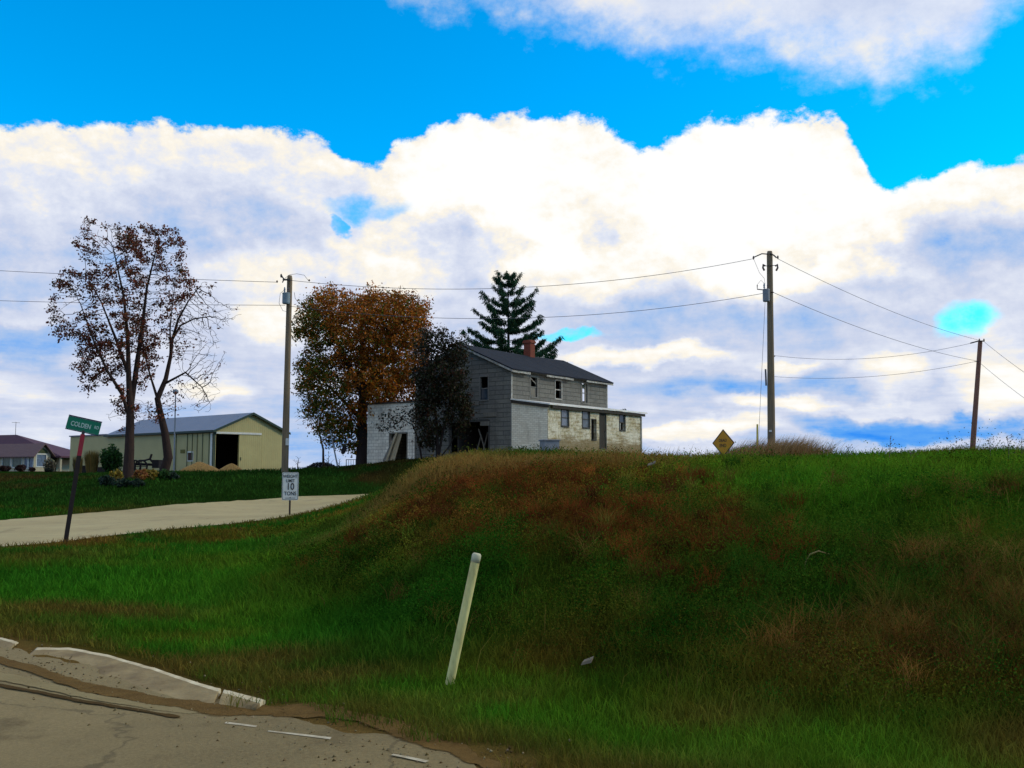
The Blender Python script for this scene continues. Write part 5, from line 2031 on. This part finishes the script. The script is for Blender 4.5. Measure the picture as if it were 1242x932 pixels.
def leafcloud(centres, per, spread, size, cols, wts=None, droop=.3, flat_=.3, wfun=None):
    n = len(centres) * per
    c = np.repeat(centres, per, 0) + RNG.normal(size=(n, 3)) * spread - np.array([0, 0, droop * spread])
    cols = np.array(cols)
    ci = RNG.choice(len(cols), n, p=wts)
    if wfun is not None:
        ci = (np.cumsum(wfun(c), 1) < RNG.uniform(size=n)[:, None]).sum(1).clip(0, len(cols) - 1)
    # neighbouring leaves share a tone
    tone = np.repeat(RNG.uniform(.6, 1.4, len(centres)), per)
    col = vary(cols[ci] * tone[:, None], .3)
    return leaves(c[:, 0], c[:, 1], np.zeros(n), RNG.uniform(.6, 1.4, n) * size, col, flat_, base_z=c[:, 2])


def tree(name, base, label, seeds, attr, step, infl, kill, tip, power, rmax, bark, leafspec=None, cap=2600, cat='tree', group=None, wander=.14, leaf_test=None, iters=90):
    base = Vector(base)
    o = empty(name, base, label, cat, group=group)
    Pn, par = colonise([[Vector(p) - base for p in s] for s in seeds], attr - np.array(base), step, infl, kill, iters, wander, cap)
    r, kids = skeleton(Pn, par, tip, power, rmax)
    V, Q = limbs_mesh(Pn, par, r)
    link('trunk', fast_mesh('trunk', V, quads=Q, smooth=True), bark, o)
    if leafspec:
        thin = r < leafspec.get('thin', .022)
        c = Pn[thin]
        if leafspec.get('gap'):
            q_ = c + np.array(base)
            c = c[fbm(q_[:, 0] + q_[:, 1] * .37, q_[:, 2] + q_[:, 1] * .53, 1.1, 83, 3) > leafspec['gap']]
        if leaf_test is not None:
            c = c[leaf_test(c + np.array(base))]
        v, t, q, col = leafcloud(c, leafspec['per'], leafspec['spread'], leafspec['size'], leafspec['cols'], leafspec.get('w'), leafspec.get('droop', .3), wfun=leafspec.get('wfun'))
        link('crown', fast_mesh('crown', v, None, q, col), M_LEAF, o)
    return o


def ell(px, py, D, rpx, rpy, depth, w=1.0):
    x, y, z = P(px, py, D)
    return (x, y, z, rpx / F * D, depth, rpy / F * D, w)


# --- the tall thin-leaved tree at the left
D = 50
b = at(157, D)
b = (b[0], b[1], b[2] - .1)
pp = lambda x, y, d=0.0: Vector(P(x, y, D + d))
seeds = [[Vector(b), pp(157, 545), pp(158, 500), pp(156, 455), pp(155, 410), pp(150, 360), pp(137, 300)],
         [pp(158, 510), pp(148, 478, -.3), pp(130, 450, -.6), pp(112, 410, -.9), pp(98, 370, -1)],
         [pp(158, 500), pp(165, 450, .6), pp(172, 400, .9), pp(178, 350, 1.0), pp(190, 300, 1)],
         [pp(156, 455), pp(140, 410, .8), pp(122, 365, 1.2), pp(108, 340, 1.2)]]
lobes = [ell(130, 295, D, 42, 32, 2.0, 1.3), ell(190, 300, D, 38, 30, 2.0, 1.3), ell(85, 345, D, 22, 22, 1.4, 1.0), ell(160, 350, D, 60, 40, 2.4, 1.0), ell(75, 385, D, 18, 30, 1.2, 1.2), ell(108, 400, D, 28, 30, 1.8, 1.0),
         ell(110, 450, D, 24, 26, 1.5, 1.1), ell(165, 420, D, 30, 60, 2.0, .8), ell(175, 500, D, 20, 22, 1.2, .9), ell(145, 500, D, 18, 30, 1.2, .6), ell(215, 345, D, 24, 26, 1.6, .9), ell(105, 272, D, 14, 12, .8, 1.2)]
LEAFR = [(.15, .030, .016), (.085, .028, .014), (.19, .058, .022), (.05, .04, .014), (.24, .075, .025)]
tree('tall_tree', b, 'tall slender tree with sparse dark red leaves on the left lawn', seeds, envelope(lobes, 2200), .24, 3.0, .36, .008, 2.2, .29, M_BARKR,
     dict(per=22, spread=.11, size=.068, cols=LEAFR, w=[.3, .25, .15, .2, .1], thin=.012, gap=.43), cap=5200)

# --- the mostly bare tree leaning beside it
D = 52
b = at(198, D)
b = (b[0], b[1], b[2] - .1)
seeds = [[Vector(b), pp(204, 555), pp(200, 525), pp(193, 495), pp(191, 484)],
         [pp(191, 484), pp(182, 455), pp(174, 425), pp(172, 400), pp(180, 375)],
         [pp(191, 484), pp(201, 460, .4), pp(207, 432, .6), pp(209, 412, .8), pp(219, 395, 1), pp(235, 387, 1.2), pp(255, 384, 1.4)],
         [pp(209, 412, .8), pp(216, 388, .4), pp(228, 366, .2), pp(240, 350, 0)], [pp(207, 432, .6), pp(206, 400, 0), pp(209, 370, -.3), pp(213, 340, -.4)],
         [pp(201, 465, .4), pp(225, 452, -.4), pp(245, 470, -.6), pp(256, 492, -.7)]]
lobes = [ell(240, 385, D, 50, 24, 1.8, 1.2), ell(245, 430, D, 30, 40, 1.6, 1.2), ell(225, 400, D, 34, 40, 1.8, 1.0), ell(245, 470, D, 24, 34, 1.4, 1.2), ell(175, 400, D, 22, 40, 1.4, .9), ell(225, 480, D, 24, 20, 1.2, .8), ell(248, 352, D, 22, 18, 1.0, 1.0), ell(218, 355, D, 18, 26, 1.0, 1.1), ell(270, 376, D, 28, 12, 1.0, 1.6)]
tree('bare_tree', b, 'crooked nearly bare tree with a bent trunk before the barn wall', seeds, envelope(lobes, 2000), .18, 2.8, .27, .0085, 2.15, .27, M_BARKR,
     dict(per=3, spread=.12, size=.07, cols=LEAFR, w=[.3, .25, .15, .2, .1], thin=.014), cap=5000, iters=160,
     leaf_test=lambda c: (c[:, 0] < (215 - 621) / F * 52) | (RNG.uniform(size=len(c)) < .06) | ((c[:, 2] > P(0, 365, 52)[2]) & (RNG.uniform(size=len(c)) < .4)))

# --- the big orange and green maple
D = 66
b = at(440, D)
seeds = [[Vector(b), pp(440, 545), pp(439, 510), pp(440, 480)],
         [pp(440, 480), pp(425, 450, -.5), pp(410, 415, -.8), pp(395, 385, -1)], [pp(440, 480), pp(440, 440, .5), pp(438, 400, .7), pp(440, 365, .8)],
         [pp(440, 480), pp(458, 450, -.4), pp(474, 415, -.8), pp(490, 385, -1)], [pp(439, 510), pp(420, 490, .6), pp(400, 470, 1), pp(385, 455, 1)], [pp(440, 500), pp(462, 485, .8), pp(490, 470, 1.2)]]
lobes = [ell(440, 400, D, 68, 44, 3.8, 1.1), ell(395, 380, D, 34, 32, 2.6, 1.2), ell(370, 400, D, 20, 24, 1.6, 1.1), ell(475, 385, D, 42, 36, 3, 1.2), ell(455, 362, D, 22, 18, 1.8, 1.3), ell(508, 375, D, 16, 22, 1.6, 1.1), ell(440, 460, D, 70, 44, 3.6, 1.1), ell(385, 455, D, 28, 40, 2.4, 1.2), ell(500, 400, D, 26, 44, 2.6, 1.2),
         ell(398, 495, D, 32, 36, 2.4, 1.4), ell(408, 522, D, 30, 20, 1.8, 1.6), ell(425, 540, D, 18, 8, 1.0, 1.2), ell(495, 440, D, 26, 50, 2.6, 1.1), ell(470, 500, D, 40, 26, 2.2, .8), ell(400, 352, D, 22, 10, 1.2, 1.1)]
MAPLE = [(.38, .110, .009), (.25, .085, .010), (.12, .120, .010), (.065, .092, .008), (.46, .17, .012)]
tree('maple_tree', b, 'dense round maple turning orange and olive behind the white block shed', seeds, envelope(lobes, 3200), .28, 3.4, .42, .010, 2.25, .46, M_BARK,
     dict(per=34, spread=.23, size=.092, cols=MAPLE, w=[.28, .22, .24, .16, .10], thin=.022, gap=.29, wfun=lambda c: np.where(c[:, 0:1] + .4 * (c[:, 2:3] - 6) > -1.2 + 2.2 * (fbm(c[:, 0], c[:, 2], 1.6, 44)[:, None] - .5) * 2, np.array([[.42, .26, .12, .06, .14]]), np.array([[.10, .16, .38, .32, .04]]))), cap=6500, iters=140)

# --- bare sapling behind the maple
D = 72
b = at(393, D)
seeds = [[Vector(b), pp(392, 545), pp(386, 520), pp(374, 500), pp(364, 480)], [pp(386, 520), pp(392, 490), pp(396, 470)]]
lobes = [ell(372, 490, D, 16, 34, 1.2, 1), ell(388, 470, D, 14, 24, 1, 1), ell(362, 500, D, 10, 20, .8, 1)]
tree('bare_sapling', b, 'leafless grey sapling half hidden behind the maple, right of the leaning pole', seeds, envelope(lobes, 260), .22, 2.6, .4, .009, 2.2, .09, M_BARK, None, cap=900)

# --- scrub tree against the gable
D = 57.2
pp = lambda x, y, d=0.0: Vector(P(x, y, 57.2 + d))
b = at(531, D)
seeds = [[Vector(b), pp(530, 520), pp(527, 490), pp(524, 455)], [Vector(b), pp(537, 525), pp(545, 495), pp(552, 460)], [pp(530, 530), pp(520, 505), pp(512, 475)], [Vector(b), pp(546, 540), pp(558, 515), pp(566, 490)]]
lobes = [ell(530, 450, D, 26, 44, 1.5, 1.1), ell(548, 470, D, 24, 50, 1.4, 1.2), ell(520, 500, D, 20, 50, 1.4, 1.2), ell(540, 420, D, 18, 24, 1.1, 1.0), ell(522, 412, D, 14, 18, 1, .9), ell(560, 500, D, 16, 30, 1.1, .8), ell(510, 440, D, 14, 36, 1.2, 1.0), ell(556, 428, D, 14, 18, 1, .8)]
SCRUB = [(.020, .018, .008), (.015, .022, .006), (.032, .018, .008), (.055, .018, .008), (.032, .034, .010)]
tree('scrub_tree', b, 'dark tangled scrub tree smothering the grey gable of the farmhouse', seeds, envelope(lobes, 1700), .22, 2.4, .34, .009, 2.3, .13, M_BARK,
     dict(per=26, spread=.18, size=.08, cols=SCRUB, w=[.3, .25, .2, .1, .15], thin=.02, gap=.34), cap=4600)

# --- sapling spreading over the white shed wall
D = 59.5
pp = lambda x, y, d=0.0: Vector(P(x, y, 59.5 + d))
b = at(512, D)
seeds = [[Vector(b), pp(508, 535), pp(500, 515), pp(485, 507), pp(466, 508)], [pp(504, 525), pp(498, 505), pp(490, 496)], [pp(490, 508), pp(475, 518), pp(462, 522)]]
lobes = [ell(484, 506, D, 26, 14, .7, 1), ell(468, 514, D, 18, 14, .6, 1), ell(498, 500, D, 14, 12, .6, 1)]
tree('sapling', b, 'thin leafy sapling spreading across the white shed wall above the doorway', seeds, envelope(lobes, 420), .16, 2.0, .26, .008, 2.2, .06, M_BARK,
     dict(per=3, spread=.10, size=.075, cols=SCRUB, w=[.2, .3, .2, .1, .2], thin=.016), cap=1300)

# --- spruce behind the farmhouse
M_NEEDLE = colmat('spruce_needles', .7, transl=.1)


def spruce(base, h, label):
    base = Vector(base)
    o = empty('spruce_tree', base, label, 'tree')
    MB().tube([(0, 0, -.3), (0, 0, h * .3), (.05, 0, h * .6), (0, 0, h * .985)], [.28, .22, .12, .02], 9).build('trunk', M_BARK, o, smooth=True)
    V, Q, C = [], [], []
    bm = MB()
    cc = [(.018, .055, .030), (.028, .072, .034), (.014, .042, .026), (.040, .075, .028)]
    cent, dirs, sizes = [], [], []
    zz = h * .16
    az = 0.0
    while zz < h * .985:
        t = zz / h
        ln = (1 - t) ** .80 * h * .62 * random.uniform(.70, 1.12)
        k = 7
        for j in range(k):
            a = az + j * 2 * math.pi / k + random.uniform(-.3, .3)
            if random.random() < .06:
                continue
            l_ = ln * random.uniform(.65, 1.15) + .15
            d = Vector((math.cos(a), math.sin(a), 0))
            pts = []
            sag = l_ * random.uniform(.10, .22) * (1.2 - t)
            rise = l_ * (.10 + .34 * t * t)
            for i in range(8):
                s = i / 7
                pts.append(Vector((0, 0, zz)) + d * (l_ * s) + Vector((0, 0, rise * s * s * 1.5 - sag * math.sin(s * math.pi * .8))))
            bm.tube(pts, [max(.006, .045 * (1 - t) * (1 - i / 7.5)) for i in range(8)], 4, cap=False)
            n = int(14 + l_ * 42)
            for _ in range(n):
                s = random.uniform(.08, 1.0) ** .8
                i = min(6, int(s * 7))
                p = pts[i].lerp(pts[i + 1], s * 7 - i)
                side = d.cross(Vector((0, 0, 1))) * random.uniform(-1, 1)
                spread = .28 * (1 - s * .6) * min(1, l_ / 2) + .04
                q = p + side * spread * l_ * .28
                cent.append(q)
                dirs.append((side * .8 + d * random.uniform(.2, .8) + Vector((0, 0, random.uniform(-2.4, -.3)))).normalized())
                sizes.append(random.uniform(.16, .46) * (.65 + .35 * (1 - t)))
        zz += h * .044 * random.uniform(.75, 1.25) + .05
        az += .7
    bm.build('limbs', M_BARK, o)
    cent = np.array([tuple(c) for c in cent])
    dirs = np.array([tuple(c) for c in dirs])
    sizes = np.array(sizes)
    n = len(cent)
    parts = []
    for k in range(5):            # each spray: several thin needled twigs
        dd = unit(dirs + RNG.normal(size=(n, 3)) * .35)
        sd_2 = unit(np.cross(dd, RNG.normal(size=(n, 3))))
        ln = (sizes * RNG.uniform(.7, 1.3, n))[:, None]
        wv = sd_2 * (ln * .085)
        c0 = cent + RNG.normal(size=(n, 3)) * .07
        Vv = np.stack([c0 - wv * .6, c0 + wv * .6, c0 + dd * ln * .6 + wv, c0 + dd * ln, c0 + dd * ln * .6 - wv], 1).reshape(-1, 3)
        i = np.arange(n)[:, None] * 5
        cl_ = vary(np.array(cc)[RNG.integers(0, 4, n)], .35)
        parts.append((Vv, i + np.array([2, 3, 4])[None], i + np.array([0, 1, 2, 4])[None], np.repeat(cl_, 5, 0)))
    v, t, q, c = merge(parts)
    link('foliage', fast_mesh('foliage', v, t, q, c), M_NEEDLE, o)
    return o


D = 82
sb_ = at(616, D)
spruce(sb_, P(612, 329, D)[2] - sb_[2], 'dark green spruce rising behind the farmhouse roof')

# ------------------------------------------------------------------ shrubs and bed plants


def bush(name, px, py_base, py_top, D, rx_px, label, cols, group=None, cat='shrub', n=900, size=.07, stems=9, depth=.8, grassy=False, w=None):
    b = Vector(at(px, D))
    h = P(px, py_top, D)[2] - b.z
    rx = rx_px / F * D
    o = empty(name, b, label, cat, group=group)
    m = MB()
    tips = []
    for i in range(stems):
        a = random.uniform(0, 6.28)
        rr = random.uniform(.2, .85)
        t = Vector((math.cos(a) * rx * rr, math.sin(a) * rx * rr * depth, h * random.uniform(.6, .95)))
        m.tube([(t.x * .08, t.y * .08, -.1), t * .5 + Vector((0, 0, h * .1)), t], [.02, .014, .006], 4)
    m.build('stem', M_BARK, o)
    cols = np.array(cols)
    if grassy:
        a = RNG.uniform(0, 6.28, n)
        rr = RNG.uniform(0, 1, n) ** .6
        x, y = np.cos(a) * rr * rx * .55, np.sin(a) * rr * rx * depth * .55
        hh = h * RNG.uniform(.55, 1.05, n)
        c = vary(cols[RNG.integers(0, len(cols), n)], .3)
        base = np.stack([x, y, np.full(n, -.05)], -1)
        ld = unit(np.stack([np.cos(a), np.sin(a) * depth, np.zeros(n)], -1))
        sd2 = np.stack([-np.sin(a), np.cos(a), np.zeros(n)], -1)
        k = RNG.uniform(.1, .55, n)[:, None] * rx
        mid = base + ld * k * .4 + np.array([0, 0, 1.]) * (hh * .6)[:, None]
        tip = base + ld * k + np.array([0, 0, 1.]) * hh[:, None]
        ww = .018
        V = np.stack([base - sd2 * ww, base + sd2 * ww, mid + sd2 * ww, mid - sd2 * ww, tip], 1).reshape(-1, 3)
        i = np.arange(n)[:, None] * 5
        me = fast_mesh('foliage', V, i + np.array([3, 2, 4])[None], i + np.array([0, 1, 2, 3])[None], np.repeat(c, 5, 0))
    else:
        v = unit(RNG.normal(size=(n, 3))) * (RNG.uniform(0, 1, n) ** .4)[:, None]
        lump = 1 + .25 * np.sin(v[:, 0] * 5 + px) * np.cos(v[:, 1] * 4 + v[:, 2] * 3)
        pts = v * lump[:, None] * np.array([rx, rx * depth, h * .5]) + np.array([0, 0, h * .5])
        c = vary(cols[RNG.choice(len(cols), n, p=w)], .35)
        V, _, q, c2 = leaves(pts[:, 0], pts[:, 1], np.zeros(n), RNG.uniform(.6, 1.4, n) * size, c, .4, base_z=np.maximum(pts[:, 2], .02))
        me = fast_mesh('foliage', V, None, q, c2)
    link('foliage', me, M_LEAF, o)
    return o


GREENS = [(.02, .07, .012), (.035, .10, .015), (.015, .045, .01)]
bush('shrub', 137, 576, 541, 62, 13, 'round green shrub left of the red-leaved tree trunk', GREENS, n=1800, size=.10)
bush('ornamental_grass', 113, 574, 545, 62, 11, 'tall tan clump of ornamental grass behind the street sign post', [(.20, .13, .03), (.13, .10, .03), (.24, .16, .04)], cat='grass clump', n=900, grassy=True)
bush('ornamental_grass', 96, 574, 552, 66, 8, 'shorter tan grass clump at the corner of the barn annex', [(.17, .12, .03), (.10, .09, .03)], cat='grass clump', n=500, grassy=True)
bush('shrub', 62, 575, 556, 90, 7, 'pale grey-green shrub before the ranch house porch', [(.16, .14, .09), (.11, .10, .06), (.20, .17, .11)], n=900, size=.10)
bush('shrub', 61, 576, 569, 86, 5, 'low dark round shrub in front of the pale grey-green shrub', [(.015, .022, .012), (.01, .015, .01)], n=500, size=.10)
bush('shrub', 8, 575, 565, 92, 7, 'dark red low shrub at the left edge before the ranch house', [(.05, .018, .014), (.035, .02, .014)], n=600, size=.10, group='dark red shrubs before the ranch house')
bush('shrub', 27, 575, 564, 92, 6, 'dark red low shrub below the ranch house door', [(.055, .018, .014), (.035, .02, .014)], n=600, size=.10, group='dark red shrubs before the ranch house')
bush('shrub', 41, 573, 567, 96, 4, 'small dark red shrub beneath the arched gable window', [(.05, .018, .014), (.03, .02, .014)], n=400, size=.10, group='dark red shrubs before the ranch house')
YEL = [(.30, .19, .02), (.22, .15, .03), (.16, .14, .02)]
ORA = [(.26, .10, .03), (.30, .15, .025), (.20, .08, .03)]
DKG = [(.012, .030, .018), (.02, .045, .022), (.03, .05, .035)]
bed = [(143, 584, 571, 47.5, 9, 'yellow-leaved bed plant left of the red-leaved trunk', YEL), (172, 583, 569, 48.6, 8, 'orange-brown bed plant right of the red-leaved trunk', ORA), (184, 583, 569, 49.5, 9, 'golden bed plant between the two trunks', YEL),
       (132, 592, 577, 46.5, 9, 'dark hosta clump at the left end of the planting bed', DKG), (150, 597, 581, 45.8, 11, 'dark blue-green hosta clump below the yellow bed plant', DKG), (168, 596, 582, 45.8, 9, 'dark green hosta clump at the front right of the bed', DKG),
       (199, 583, 570, 50.2, 8, 'green bed plant at the foot of the bent trunk', GREENS), (211, 582, 573, 50.5, 7, 'low green bed plant right of the bent trunk', DKG)]
for px, yb_, yt, D, rx, lab, cols in bed:
    bush('bed_plant', px, yb_, yt, D, rx, lab, cols, group='plants in the bed round the two trees', cat='plant', n=420, size=.075, stems=6)

# heaps of tan chips by the barn door
M_CHIPS = mat('tan_chips', (.42, .25, .06), (.28, .16, .045), 9, .95, .8, c3=(.17, .10, .03))


def heap(px, D, rx_px, py_top, lab):
    b = at(px, D)
    rx = rx_px / F * D
    h = P(px, py_top, D)[2] - b[2]
    n, m = 26, 9
    V, q = [], []
    for j in range(m + 1):
        r = j / m
        for i in range(n):
            a = 2 * math.pi * i / n
            k = 1 + .22 * (vnoise(np.array([math.cos(a) * 2 + px]), np.array([math.sin(a) * 2]), 3)[0] - .5)
            x, y = math.cos(a) * rx * r * k, math.sin(a) * rx * .7 * r * k
            z = h * (1 - r ** 1.3) * (1 + .25 * (fbm(np.array([x + px]), np.array([y]), .7, 5)[0] - .5)) - .08 * (r > .95)
            V.append((x, y, z))
    for j in range(m):
        for i in range(n):
            a, b2 = j * n + i, j * n + (i + 1) % n
            q.append((a, a + n, b2 + n, b2))
    o = link('chip_pile', fast_mesh('chip_pile', np.array(V), quads=np.array(q), smooth=True), M_CHIPS)
    o.location = b
    tag(o, lab, 'pile', 'tan heaps by the barn')


heap(243, 80, 27, 560, 'larger tan heap against the corner of the barn')
heap(282, 80, 17, 562, 'smaller tan heap under the open barn doorway')

# slim yard light mast before the barn
yl_ = Vector(at(212.5, 66))
ym_ = empty('yard_light', yl_, 'thin yard light mast before the barn panels', 'lamp post')
yt_ = loc(yl_, 213, 476, 66)
MB().tube([(0, 0, -.2), yt_], [.055, .04], 7).build('mast', M_GALV, ym_)
MB().tube([yt_ + Vector((0, 0, -.15)), yt_ + Vector((0, 0, 0)), yt_ + Vector((0, 0, .14)), yt_ + Vector((0, 0, .22))], [.06, .20, .17, .05], 10).build('lamp_head', M_GALV, ym_)

# old field machine parked among the bed plants
ib = Vector(at(180, 55))
im = empty('farm_implement', ib, 'rusty dark farm implement with a raised bent drawbar between the two trunks', 'implement')
li = lambda x, y, d=0.0: loc(ib, x, y, 55 + d)
MB().tube([li(165, 560), li(176, 558.5), li(182, 557)], .05, 6).tube([li(182, 557), li(184, 551)], .06, 6).tube([li(182, 557), li(188, 564)], .06, 6).build('drawbar', M_RUST, im)
for dx_, nm in ((163, 0), (171, 1)):
    c_ = li(dx_, 566)
    pts = [c_ + Vector((math.cos(t) * .34, 0, math.sin(t) * .34)) for t in np.linspace(0, 2 * math.pi, 19)]
    MB().tube(pts, .05, 6, cap=False).bar(c_ + Vector((-.32, 0, 0)), c_ + Vector((.32, 0, 0)), .04).bar(c_ + Vector((0, 0, -.32)), c_ + Vector((0, 0, .32)), .04).build('wheel', M_RUST, im)
MB().bar(li(160, 563, .3), li(190, 564, .3), .16, .14).bar(li(190, 564, .3), li(195, 568, .3), .12).box(li(186, 562).x, li(194, 562).x, -.2, .4, li(186, 568).z, li(186, 558).z).build('body', M_RUST, im)
# dark planter row before the annex
p = at(113, 70)
mb = MB()
mb.box(-.9, 1.4, -.3, .3, -.2, .42).box(-1.0, -.2, -.36, .36, .421, .52)
pl_ = mb.build('planter_box', M_RUST)
pl_.location = p
tag(pl_, 'long low dark planter box in front of the barn annex', 'planter')

# leaning thin pole with bracket, and the gate beside the maple
lp = Vector(at(412, 60))
lpo = empty('leaning_pole', lp, 'thin bare pole leaning left under the maple', 'pole')
MB().tube([(0, 0, -.3), loc(lp, 400.5, 522, 60)], [.05, .04], 7).build('shaft', M_GALV, lpo)
# hanging tyre swing below the maple
tb2 = Vector(P(417, 546, 63.5))
sg = empty('tyre_swing', tb2, 'small black tyre swing hanging below the maple branches', 'swing')
pts = [Vector((math.cos(t) * .09, math.sin(t) * .20, math.sin(t + .3) * .20)) for t in np.linspace(0, 2 * math.pi, 17)]
MB().tube(pts, .09, 8, cap=False).build('tyre', M_BLACK, sg)
MB().tube([(0, 0, .2), loc(tb2, 416, 500, 64.5)], .012, 5).build('rope', M_DARKMETAL, sg)
gb2 = Vector(at(429, 78))
gt_ = empty('metal_gate', gb2, 'low grey bar gate left of the maple trunk', 'gate')
lg = lambda x, y: loc(gb2, x, y, 78)
fr_ = MB().bar(lg(420, 569.5), lg(420, 557.5), .06).bar(lg(440, 569), lg(440, 557.5), .06).bar(lg(420, 557.7), lg(440, 557.7), .05).bar(lg(420, 568), lg(440, 568), .05).build('frame', M_GALV, gt_)
for k in range(1, 7):
    MB().bar(lg(420 + k * 20 / 7, 568), lg(420 + k * 20 / 7, 557.7), .035).build('bar', M_GALV, gt_)

# dark brush heap on the skyline left of the maple
b = Vector(at(391, 100))
n = 1800
a = RNG.uniform(-1, 1, n)
top = (1 - np.abs(a) ** 2.2)
px_ = np.stack([a * 1.55, RNG.normal(size=n) * .5, RNG.uniform(0, 1, n) * top * .62], -1)
V, _, q, c = leaves(px_[:, 0], px_[:, 1], np.zeros(n), RNG.uniform(.06, .14, n), vary(np.tile(np.array([[.014, .016, .020]]), (n, 1)), .4), .3, base_z=px_[:, 2])
o = link('brush_pile', fast_mesh('brush_pile', V, None, q, c), M_LEAF)
o.location = b
tag(o, 'low dark brush pile on the skyline left of the leaning thin pole', 'brush pile')
for px, D, h_, lab in ((362, 130, 2.0, 'tiny bare far tree left of the brush pile'), (399, 140, 2.6, 'tiny bare far tree behind the brush pile'), (412, 135, 1.7, 'tiny bare far tree right of the brush pile')):
    b = at(px, D)
    att = np.array(b)[None] + np.array([0, 0, h_ * .62]) + unit(RNG.normal(size=(70, 3))) * (RNG.uniform(0, 1, 70) ** .4)[:, None] * np.array([h_ * .4, h_ * .3, h_ * .38])
    tree('far_tree', b, lab, [[Vector(b), Vector(b) + Vector((0, 0, h_ * .4))]], att, .2, 2.5, .3, .016, 2.2, .08, M_BARK, None, cap=260, group='tiny bare trees on the far skyline')

# brown grass round the tall pole
x = np.concatenate([RNG.normal(size=6800) * 2.0 + (922 - 621) / F * 49, RNG.normal(size=3200) * 1.2 + (955 - 621) / F * 49])
y = RNG.normal(size=len(x)) * 2.0 + 49
xc = (x - (928 - 621) / F * 49) / 2.75
hh = (np.clip(1.15 - xc ** 2 * .6, .15, 1)) * RNG.uniform(.4, 1.15, len(x)) * 1.2
keep = np.abs(xc) < 1.15
x, y, hh = x[keep], y[keep], hh[keep]
cB = vary(np.array([(.20, .095, .030), (.16, .09, .028), (.27, .165, .055), (.11, .055, .02)])[RNG.integers(0, 4, len(x))], .3)
tipc = vary(np.array([(.36, .24, .12), (.27, .165, .075)])[RNG.integers(0, 2, len(x))], .3)
k = len(x) // 2
gr = [blades(x[:k], y[:k], hh[:k] * .72, np.full(k, .045), RNG.uniform(.1, .7, k), cB[:k], cB[:k] * 1.2, dirbias=(.5, 0, 0)),
      blades(x[k:], y[k:], hh[k:] * 1.1, np.full(len(x) - k, .022), RNG.uniform(.3, .9, len(x) - k), cB[k:], tipc[k:], dirbias=(1.3, 0, 0))]
stuff('brown_grass', gr, 'reddish brown tall grass clump round the tall pole and yellow sign', 'grass')

# thin dead stalks on the skyline and single stalks on the bank
stalks = []
for i, (px, D, h_, lab) in enumerate([(1076, 16.2, .45, 'thin dead stalk on the skyline, taller one of the pair left of the right pole'), (1023, 16.8, .30, 'short dead stalk on the skyline midway between the poles'), (1106, 15.8, .22, 'stubby dead stalk on the skyline just left of the right pole'),
                                   (1200, 15.6, .34, 'feathery dead weed just right of the rightmost pole'), (1222, 15.2, .42, 'feathery dead weed near the right edge of the skyline'), (1236, 15.0, .38, 'feathery dead weed at the right edge of the skyline'), (889, 18.4, .16, 'short dead stalk below the yellow sign')]):
    b = Vector(at(px, D))
    m = MB()
    lean_ = random.uniform(-.06, .12)
    tip_ = Vector((lean_, 0, h_))
    m.tube([(0, 0, -.05), tip_ * .5 + Vector((.01, 0, 0)), tip_], [.006, .005, .003], 4)
    for k in range(9):
        t = random.uniform(.35, 1.0)
        p = tip_ * t
        e = p + Vector((random.uniform(-.06, .10), random.uniform(-.04, .04), random.uniform(.0, .06)))
        m.tube([p, e], [.003, .002], 3)
        m.tube([e, e + Vector((.012, 0, .018))], [.007, .004], 4)
    o = m.build('dead_stalk', mat('dead_stalk', (.11, .07, .05), (.07, .045, .03), 6))
    o.location = b
    tag(o, lab, 'weed', 'dead stalks on the skyline')
# bent pale stalk on the bank and a pale litter scrap at its foot
hx, hy = hit(975, 700)
b = Vector((hx, hy, gz(hx, hy)))
o = MB().tube([(0, 0, 0), (.01, -.03, .14), (.05, -.05, .22), (.13, -.05, .25), (.24, -.05, .22)], [.004, .005, .006, .007, .002], 6).build('bent_stalk', mat('pale_straw', (.34, .24, .09), (.26, .18, .06), 5))
o.location = b
tag(o, 'pale bent straw stalk arching out of the middle of the bank', 'weed')
hx, hy = hit(712, 820)
b = Vector((hx, hy, gz(hx, hy) + .10))
o = MB().hull8([(-.05, -.02, -.02), (.03, -.03, .0), (.05, .02, .02), (-.03, .03, 0), (-.04, -.015, .0), (.035, -.02, .025), (.055, .01, .045), (-.02, .02, .015)]).build('litter_scrap', mat('pale_litter', (.19, .155, .10), (.12, .095, .06), 14))
o.location = b
tag(o, 'small pale scrap of litter at the foot of the bank right of the cream post', 'litter')
hx, hy = hit(790, 577)
b = Vector((hx, hy, gz(hx, hy) + .22))
o = MB().hull8([(-.07, -.03, -.03), (.06, -.04, .02), (.08, .03, .04), (-.06, .04, -.01), (-.06, -.02, -.01), (.07, -.03, .05), (.08, .02, .07), (-.05, .03, .02)]).build('litter_scrap', MATS['pale_litter'])
o.location = b
tag(o, 'pale scrap caught in grass at the top of the bank before the house', 'litter')
# broken branch on the skyline right of the house
b = Vector(at(805, 24))
o = MB().tube([(-.25, 0, .02), (.02, 0, .06), (.28, 0, .14)], [.018, .022, .012], 6).tube([(.0, 0, .05), (.16, .02, .03), (.34, 0, .02)], [.016, .014, .008], 5).build('fallen_branch', M_BARK)
o.location = b
tag(o, 'small dark fallen branch on the skyline right of the farmhouse', 'branch')
